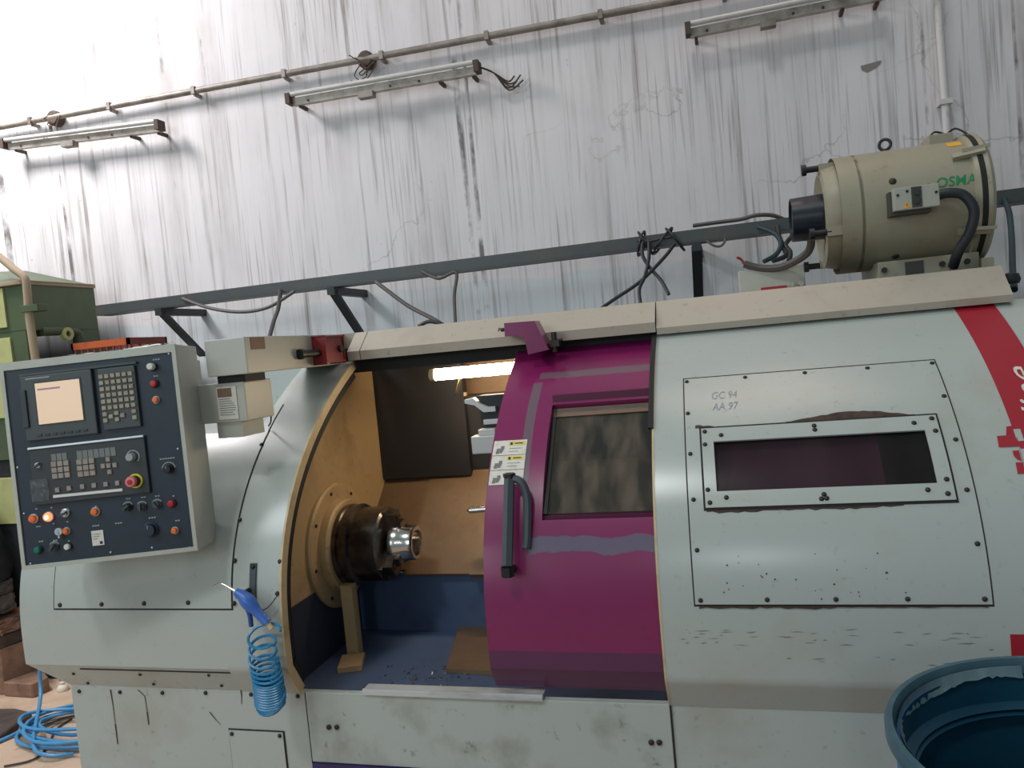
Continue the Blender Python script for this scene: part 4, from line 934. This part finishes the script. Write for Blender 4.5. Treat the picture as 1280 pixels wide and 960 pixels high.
p = mc(.655, 0, .218); bm = B(); lathe(bm, [(.020+.006*math.cos(k*PI/4), .006*math.sin(k*PI/4)) for k in range(9)], p+Vector((0, 0, .03)), (.3, 1, 0), 24); cyl(bm, p-Vector((0, 0, .01)), p+Vector((0, 0, .012)), .009, n=10); finish('lifting_eye', bm, 'dark_steel', t, 40)
bm = B(); box(bm, .79, .872, MY-.06, MY+.06, MZ+.205, MZ+.248, .004); finish('top_plate', bm, 'mist_paint', t)
bm = B(); tube(bm, [(.80, MY-.03, MZ+.245), (.82, MY-.03, MZ+.262), (.85, MY-.03, MZ+.25)], .004, 6, sub=1); tube(bm, [(.86, MY, MZ+.245), (.89, MY-.02, MZ+.266), (.925, MY-.04, MZ+.235)], .004, 6, sub=1); finish('lead_wire', bm, 'cable_black', t, 40)
for a in (.95, 2.15, 5.3):
    bm = B(); p0, p1 = mc(.83, a, .230), mc(.93, a, .245); bar(bm, p0, p1, .02, .018, up=p0-Vector((p0.x, MY, MZ))); bar(bm, mc(.86, a-.05, .244), mc(.945, a-.05, .254), .012, .012, up=(0, 0, 1)); finish('toggle_latch', bm, 'mist_paint', t)
# brown wear on the shoulder, yellow sticker, lettering
def patch(x0, x1, a0, a1, r, m, name, wob=0., parent=None):
    bm = B(); n_ = 10; V = []
    for i in range(n_+1):
        x = x0+(x1-x0)*i/n_; V.append([bm.verts.new(mc(x, a0+(a1-a0)*j/n_+(random.uniform(-wob, wob) if j in (0, n_) else 0), r)) for j in range(n_+1)])
    for i in range(n_):
        for j in range(n_): bm.faces.new((V[i][j], V[i+1][j], V[i+1][j+1], V[i][j+1]))
    return finish(name, bm, m, parent or body, 40)
patch(.56, .69, -.1, .42, .2205, 'brown_wear', 'paint_wear', .1)
patch(.835, .882, .42, .60, .2232, 'orange_yellow', 'yellow_sticker')
tf = text_faces('OSMA', .06, 0, .0006); um = max(p[0] for p in tf[0]); vm = max(p[1] for p in tf[0])
bm = B(); mapped(bm, tf, lambda u, v: mc(.764+u*.129/um+v*.1, 1.43-v*.036/vm/.225, .2236))
tf = text_faces('L', .06, 0, .0016); mapped(bm, tf, lambda u, v: mc(.738+u*.5, 1.50-v*.036/vm/.225, .2230)); finish('green_lettering', bm, 'logo_green', body)
for x, a in ((.63, 1.22), (.64, 2.55)):
    inst('bolt', BOLT, mc(x, a, .219), body, rotq(mc(0, a, 1)-mc(0, a, 0)), (1.8, 1.8, 1.5))
# starter box with switch
bm = B(); box(bm, .612, .755, 2.955, 3.06, 2.088, 2.165, .003); bx_ = finish('switch_box', bm, 'grey_box', t)
bm = B(); box(bm, .603, .735, 2.985, 3.06, 2.074, 2.16, .002); finish('switch_back', bm, 'dark_box', bx_)
bm = B(); box(bm, .668, .700, 2.952, 2.956, 2.092, 2.162); finish('switch_strip', bm, 'dark_box', bx_)
for z in (2.113, 2.142):
    bm = B(); box(bm, .676, .692, 2.946, 2.953, z-.009, z+.009, .001); finish('switch_button', bm, 'charcoal_dark', bx_)
bm = B(); prism(bm, [(.640, 2.094), (.664, 2.094), (.652, 2.115)], 'y', 2.9535, 2.9555); finish('warning_triangle', bm, 'orange_yellow', bx_)
bm = B(); box(bm, .651, .653, 2.9528, 2.9538, 2.099, 2.108); finish('warning_mark', bm, 'black', bx_)
for q in ((.625, 2.14), (.745, 2.135), (.655, 2.15)):
    bm = B(); cyl(bm, (q[0], 2.956, q[1]), (q[0], 2.951, q[1]), .0045, n=10); finish('screw', bm, 'black', bx_)
bm = B(); tube(bm, [(.752, 2.99, 2.125), (.79, 2.985, 2.13), (.835, 2.98, 2.115), (.862, 2.975, 2.06), (.85, 2.99, 1.99), (.82, 3.02, 1.93), (.81, 3.06, 1.88)], .017, 12, sub=2); finish('supply_cable', bm, 'dark_steel', bx_, 40)
# feet
bm = B(); box(bm, .57, .90, MY-.17, MY+.17, 1.864, 1.925, .004); ft = finish('foot_rail', bm, 'mist_paint', t)
for x in (.59, .78, .86):
    bm = B(); cyl(bm, (x, MY-.168, 1.895), (x, MY-.178, 1.895), .010, n=10); finish('foot_bolt', bm, 'bolt', ft, 40)
bm = B(); box(bm, .66, .72, MY-.173, MY-.169, 1.87, 1.915); finish('foot_plate', bm, 'dark_box', ft)
bm = B(); box(bm, .90, .94, MY-.19, MY-.12, 1.864, 1.90, .004); finish('foot_block', bm, 'mist_paint', ft)
bm = B(); lathe(bm, [(0, 0), (.028, 0), (.034, .015), (.028, .035), (0, .04)], (.99, 3.08, 1.80), (0, 0, 1), 16)
tag(finish('cable_gland', bm, 'dark_steel', None, 40), 'round dark cable gland at the right end of the lathe roof', 'cable gland')

# ------------------------------------------------------------------ air gun with coiled hose
gy = 2.165
t = thing('air_blow_gun', 'blue air blow gun with coiled hose hooked on the lathe front', 'air gun', (-1.544,2.165,0.7224))
bm = B(); tube(bm, [(-1.697,2.165,1.04), (-1.667,2.165,1.05), (-1.638,2.165,1.037), (-1.607,2.165,1.018)], .0035, 8, sub=1); finish('nozzle', bm, 'bright_steel', t, 40)
bm = B(); tube(bm, [(-1.613,2.165,1.02), (-1.592,2.165,1.009), (-1.568,2.165,0.985), (-1.544,2.165,0.958), (-1.523,2.165,0.9338), (-1.507,2.165,0.9151)], lambda f: .013+.011*math.exp(-((f-.38)/.2)**2)+.003*f, 12, sub=1); gb = finish('gun_body', bm, 'gun_blue', t, 60)
bm = B(); tube(bm, [(-1.594,2.165,0.9985), (-1.582,2.165,0.9742), (-1.57,2.165,0.9444), (-1.569,2.165,0.9038)], .008, 8, sub=1); finish('trigger', bm, 'gun_dark', t, 50)
bm = B(); cyl(bm, (-1.507,2.165,0.9151), (-1.492,2.165,0.8963), .009, n=10); finish('hose_fitting', bm, 'cream_and_warm_light', t, 40)
a = Vector((-1.607,2.19,1.006)); bm = B(); cyl(bm, a-Vector((0, .03, 0)), a+Vector((0, .04, 0)), .008, n=10); finish('hanger_pin', bm, 'dark_steel', t, 40)
def coil(segs, r):
    pts = []
    for (c0, c1, R0, R1, turns, tilt, ph) in segs:
        n_ = int(turns*18); c0, c1 = Vector(c0), Vector(c1)
        for i in range(n_+1):
            f = i/n_; a = ph+2*PI*turns*f; R = R0+(R1-R0)*f; c = c0.lerp(c1, f)
            pts.append(c+Vector((R*math.cos(a), R*.55*math.sin(a), R*tilt*math.sin(a))))
    bm = B(); tube(bm, pts, r, 7); return bm
fit = (-1.492,2.165,0.8963)
bm = coil([((-1.51,2.15,0.8913), (-1.525,2.15,0.8643), .058, .050, .9, .42, .1), ((-1.523,2.15,0.8563), (-1.528,2.15,0.7944), .048, .050, 2, .45, -.2), ((-1.525,2.15,0.789), (-1.518,2.15,0.7299), .050, .052, 4, .35, 0)], .0048)
finish('coiled_hose', bm, 'coil_blue', t, 50)
bm = coil([((-1.518,2.15,0.7299), (-1.518,2.15,0.6542), .052, .054, 9, .30, 0), ((-1.519,2.15,0.6488), (-1.517,2.15,0.6867), .050, .040, 5, .62, 1.0), ((-1.514,2.15,0.6868), (-1.514,2.15,0.6652), .052, .05, 5, .75, 2.0)], .0045)
finish('hose_bundle', bm, 'coil_blue', t, 50)
cable('hook_wire', [(-1.566,2.2,0.9425), (-1.525,2.2,0.9534), (-1.487,2.21,0.9934)], .0018, 'grime', 'thin wire from the air gun to a bolt beside the door opening', 'wire', 1)

# ------------------------------------------------------------------ blue drum, bottom right
DX, DY, DR, DZ = .576, 1.453, .344, 1.0
t = thing('plastic_drum', 'open blue plastic drum with a torn rim in front of the lathe', 'drum', (DX, DY, 0))
bm = B(); lathe(bm, [(0, 0), (DR-.045, 0), (DR-.03, .02), (DR-.022, .3), (DR-.012, .33), (DR-.022, .36), (DR-.02, .62), (DR-.01, .65), (DR-.02, .68), (DR-.016, .972), (DR-.026, .972), (DR-.03, .68), (DR-.03, .1), (DR-.05, .04), (0, .04)], (DX, DY, 0), (0, 0, 1), 72); db = finish('drum_body', bm, 'drum_blue', t, 40)
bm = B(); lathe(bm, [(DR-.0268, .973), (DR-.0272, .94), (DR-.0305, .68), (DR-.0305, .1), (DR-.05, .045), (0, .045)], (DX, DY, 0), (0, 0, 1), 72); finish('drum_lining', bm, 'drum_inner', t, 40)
bm = B(); lathe(bm, [(DR-.026, .968), (DR-.006, .966), (DR, .974), (DR, DZ-.008), (DR-.004, DZ), (DR-.014, DZ), (DR-.018, DZ-.01), (DR-.02, .972), (DR-.026, .968)], (DX, DY, 0), (0, 0, 1), 96); finish('rim', bm, 'drum_rim', t, 40)
random.seed(11)
bm = B(); n_ = 90; V = []
for i in range(n_+1):
    a = math.radians(95+150*i/n_); inn = DR-.022-.007*(.5+.5*math.sin(i*.13+.6*math.sin(i*.31)))-random.uniform(0, .003); zt = DZ-.03+.008*math.sin(i*.17)+random.uniform(-.003, .003)
    V.append([bm.verts.new((DX+r*math.cos(a), DY+r*math.sin(a), z)) for r, z in ((DR-.024, DZ-.012), (inn, zt), (inn-.004, zt-.006), (DR-.026, DZ-.03))])
for p, q in zip(V, V[1:]):
    for k in range(3): bm.faces.new((p[k], q[k], q[k+1], p[k+1]))
finish('torn_lid_edge', bm, 'torn_lid', t, 60)
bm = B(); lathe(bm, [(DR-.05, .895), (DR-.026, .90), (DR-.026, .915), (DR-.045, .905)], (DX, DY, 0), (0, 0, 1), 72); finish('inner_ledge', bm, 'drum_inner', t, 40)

# ------------------------------------------------------------------ green machine, left background
t = thing('green_machine', 'dusty olive green machine with pale panels standing behind the console', 'machine', (-4.5, 3.9, 0))
GX, GF, GB = -3.88, 3.60, 4.13
bm = B(); box(bm, -5.4, GX, GF, GB, 2.10, 2.385, .006); finish('head_box', bm, 'green_dark', t)
bm = B(); vs = [bm.verts.new(p) for p in ((-5.42, GF-.015, 2.385), (GX+.015, GF-.015, 2.385), (GX+.015, GB, 2.385), (-5.42, GB, 2.385), (-5.1, GF+.2, 2.50), (-4.28, GF+.2, 2.50), (-4.28, GB-.12, 2.52), (-5.1, GB-.12, 2.52))]
for f in ((0, 1, 5, 4), (1, 2, 6, 5), (2, 3, 7, 6), (3, 0, 4, 7), (4, 5, 6, 7), (3, 2, 1, 0)): bm.faces.new([vs[i] for i in f])
finish('head_roof', bm, 'green_dark', t)
bm = B(); box(bm, -5.43, GX+.012, GF-.022, GB, 2.368, 2.394, .004); finish('dusty_ledge', bm, 'dust_tan', t)
bm = B(); box(bm, -5.3, GX-.14, GF-.012, GF+.002, 2.13, 2.36, .003); finish('front_panel', bm, 'green_light', t)
bm = B(); box(bm, -5.4, GX-.10, GF, GF+.12, 1.35, 2.10); finish('column', bm, 'green_dark', t)
bm = B(); box(bm, -4.3, GX-.13, GF-.012, GF+.002, 1.6, 2.07, .003); finish('front_panel', bm, 'green_light', t)
bm = B(); box(bm, GX-.10, GX-.02, GF, GF+.06, 0, 2.10); finish('post', bm, 'green_dark', t)
bm = B(); box(bm, GX-.08, GX, GB-.14, GB, 0, 2.10); finish('post', bm, 'green_dark', t)
bm = B(); box(bm, -5.4, GX-.08, GF+.02, GB, .0, 1.35, .004); finish('cabinet', bm, 'black_cloth', t)
a, b = (-4.601,3.6,1.277), (-4.204,3.6,0.9076)
bm = B(); box(bm, a[0], -4.13, GF+.006, GF+.022, .96, 1.24, .003); finish('cabinet_panel', bm, 'green_light', t)
bm = B(); tube(bm, [(GX-.02, GF+.1, 2.095), (GX-.01, GB-.2, 2.09), (GX-.0, GB-.16, 2.04), (GX, GB-.17, 1.95), (GX, GB-.2, 1.9)], .03, 10, sub=2); finish('hose', bm, 'green_dark', t, 40)
bm = B(); lathe(bm, [(.018, -.015), (.04, -.015), (.04, .015), (.018, .015), (.018, -.015)], (GX+.01, GB-.27, 2.075), (1, 0, 0), 20); finish('pulley', bm, 'green_light', t, 40)
bm = B(); tube(bm, [(-4.132,3.58,2.626), (-3.997,3.58,2.535), (-3.893,3.57,2.452), (-3.826,3.57,2.394), (-3.821,3.57,2.315), (-3.828,3.57,2.2), (-3.826,3.57,2.061), (-3.821,3.57,1.875)], .022, 10, sub=2); cd = finish('conduit', bm, 'dust_tan', t, 40)
a = Vector((-3.825,3.57,2.218)); bm = B(); box(bm, a.x-.03, a.x+.09, a.y-.028, a.y+.05, a.z-.02, a.z+.02, .003); finish('conduit_clamp', bm, 'green_dark', cd)
# orange crate on a rear cabinet behind the console
t = thing('rear_cabinet', 'pale grey cabinet behind the console, under the orange crate', 'cabinet', (-3.5, 3.95, 0))
bm = B(); box(bm, -3.83, -3.2, 3.74, 4.2, 0, 1.84, .004); finish('body', bm, 'cream_box', t)
bm = B(); box(bm, -3.8, -3.23, 3.732, 3.742, .1, 1.8, .003); dr = finish('door', bm, 'cream_box', t)
bm = B(); box(bm, -3.29, -3.27, 3.71, 3.732, .9, 1.02, .003); finish('handle', bm, 'black', dr)
t = thing('wire_crate', 'rusty orange openwork crate on the cabinet behind the console', 'crate', (-3.55, 3.93, 1.842))
def crate(x0, x1, y0, y1, z0, z1):
    for (a0, a1, b0, b1, m_) in ((x0, x1, y0, y0+.015, 'crate_orange'), (x1-.015, x1, y0, y1, 'crate_red'), (x0, x0+.015, y0, y1, 'crate_red'), (x0, x1, y1-.015, y1, 'crate_red')):
        bm = B(); box(bm, a0, a1, b0, b1, z1-.04, z1); finish('top_rail', bm, m_, t)
        bm = B(); box(bm, a0, a1, b0, b1, z0, z0+.03); finish('bottom_rail', bm, m_, t)
    for k in range(9):
        x = x0+(x1-x0)*(k+.5)/9; bm = B(); box(bm, x-.006, x+.006, y0+.003, y0+.012, z0+.02, z1-.03); finish('slat', bm, 'crate_red', t)
    for k in range(5):
        y = y0+(y1-y0)*(k+.5)/5; bm = B(); box(bm, x1-.012, x1-.003, y-.006, y+.006, z0+.02, z1-.03); finish('slat', bm, 'crate_red', t)
crate(-3.76, -3.345, 3.77, 4.10, 1.842, 2.005)

# ------------------------------------------------------------------ scrap and hoses on the floor, left
def block(name, pts, z0, z1, m, label, cat, rough=0.0, group=None):
    bm = B(); prism(bm, pts, 'z', z0, z1)
    bmesh.ops.bevel(bm, geom=list(bm.edges), offset=.006, segments=1, affect='EDGES')
    if rough:
        bmesh.ops.subdivide_edges(bm, edges=list(bm.edges), cuts=3, use_grid_fill=True)
        for v in bm.verts: v.co += Vector((random.uniform(-1, 1), random.uniform(-1, 1), random.uniform(-1, 1)))*rough
    return tag(finish(name, bm, m, None), label, cat, group)
block('steel_block', [(-4.155, 3.385), (-3.93, 3.375), (-3.91, 3.47), (-4.07, 3.575)], 0, .085, 'rust_steel', 'low rusty steel block on the floor beside the blue hose', 'steel block')
block('steel_block', [(-4.6, 3.41), (-4.165, 3.40), (-4.09, 3.575), (-4.55, 3.58)], 0, .27, 'rust_steel', 'tall rusty steel block behind the low step block', 'steel block')
block('timber_block', [(-4.62, 3.40), (-4.16, 3.40), (-4.13, 3.57), (-4.6, 3.57)], .271, .345, 'rust_dark', 'weathered timber lying on the tall rusty block', 'timber')
block('slag_lump', [(-4.6, 3.40), (-4.15, 3.405), (-4.12, 3.56), (-4.58, 3.56)], .353, .425, 'rust_steel', 'rough rusty lump on top of the timber', 'scrap', .012)
block('plank', [(-4.9, 3.575), (-4.09, 3.576), (-4.09, 3.60), (-4.9, 3.598)], .40, .455, 'wood_orange', 'thin orange plank leaning behind the rusty lump', 'plank')
block('stone_slab', [(-4.75, 3.40), (-4.20, 3.41), (-4.19, 3.56), (-4.7, 3.57)], .46, .56, 'stone_grey', 'dark grey slab above the orange plank', 'slab', .010)
block('stone_slab', [(-4.75, 3.38), (-4.17, 3.39), (-4.19, 3.56), (-4.7, 3.57)], .572, .64, 'stone_grey', 'pale grey slab on top of the dark slab', 'slab', .008)
bm = B(); pts = []
lathe(bm, [(0, 0), (.13, 0), (.15, .1), (.12, .25), (.1, .36), (.06, .42), (0, .43)], (-4.30, 3.47, .65), (0, 0, 1), 18)
for v in bm.verts: v.co += Vector((random.uniform(-1, 1), random.uniform(-1, 1), random.uniform(-1, 1)))*.012
tag(finish('black_bag', bm, 'black_cloth', None, 60), 'slumped black bag on the slabs left of the console', 'bag')
block('steel_plate', [(-3.648,2.925,0.035), (-3.702,3.162,0.035), (-3.849,3.196,0.035), (-4.097,3.168,0.035), (-3.743,2.831,0.035)], .0, .035, 'rust_dark', 'dark rusty plate lying flat on the floor at the left edge', 'steel plate')
random.seed(5)
cc = Vector((-3.33, 3.06, .012))
def loop(cx, cy, rx, ry, a0, a1, z0, z1, n=26, ph=0):
    return [Vector((cx+rx*math.cos(a), cy+ry*math.sin(a), z0+(z1-z0)*i/n+.006*math.sin(3*a+ph))) for i, a in enumerate([a0+(a1-a0)*k/n for k in range(n+1)])]
P = [Vector((-4.6, 3.0, .014)), Vector((-4.1, 2.96, .014)), Vector((-4.218,3.422,0.05)), ]
P = [Vector((-4.514,3.36,0.012)), Vector((-4.312,3.498,0.012)), Vector((-4.301,3.652,0.012)), Vector((-4.29,3.788,0.014)), Vector((-4.204,3.935,0.016))]
P = [Vector((-3.721,2.729,0.012)), Vector((-3.646,2.898,0.012)), Vector((-3.616,2.975,0.014)), Vector((-3.581,3.072,0.02)), Vector((-3.525,3.169,0.025)), Vector((-3.433,3.237,0.03))]
pts = []
for k, (rx, ry, dx) in enumerate(((.34, .20, 0), (.30, .17, .02), (.37, .15, .05), (.27, .13, .04), (.33, .23, .06), (.31, .12, -.02))):
    pts += loop(-3.28+dx, 3.05+.02*math.sin(k*2.3), rx, ry, .5, .5+2*PI, .014+.012*k, .026+.012*k, ph=k)
bm = B(); tube(bm, P, .0095, 8, sub=2); tube(bm, pts, .0095, 8)
tube(bm, [Vector((-3.108,2.841,0.014)), Vector((-3.203,2.789,0.03)), Vector((-3.341,2.84,0.05)), Vector((-3.63, 3.16, .12)), Vector((-3.66, 3.22, .3)), Vector((-3.58, 3.28, .42)), Vector((-3.42, 3.3, .5)), Vector((-3.2, 3.32, .56))], .0095, 8, sub=2)
tag(finish('air_hose', bm, 'hose_blue', None, 50), 'light blue air hose coiled on the floor at the left', 'hose')
bm = B(); tube(bm, [Vector((-3.445,3.166,0.008)), Vector((-3.431,3.05,0.008)), Vector((-3.315,2.883,0.008)), Vector((-3.29,2.778,0.008)), Vector((-3.385,2.714,0.008))], .005, 6, sub=2)
tag(finish('floor_wire', bm, 'grime', None, 50), 'thin dark wire lying among the blue hose loops', 'wire')
bm = B(); a = Vector((-3.827,3.481,0)); lathe(bm, [(0, 0), (.03, 0), (.034, .014), (.022, .032), (.013, .036), (.013, .048), (0, .049)], (a.x, a.y, 0), (0, 0, 1), 20)
tag(finish('white_cap', bm, 'white_cap', None, 50), 'small white plastic cap on the floor under the lathe corner', 'cap')
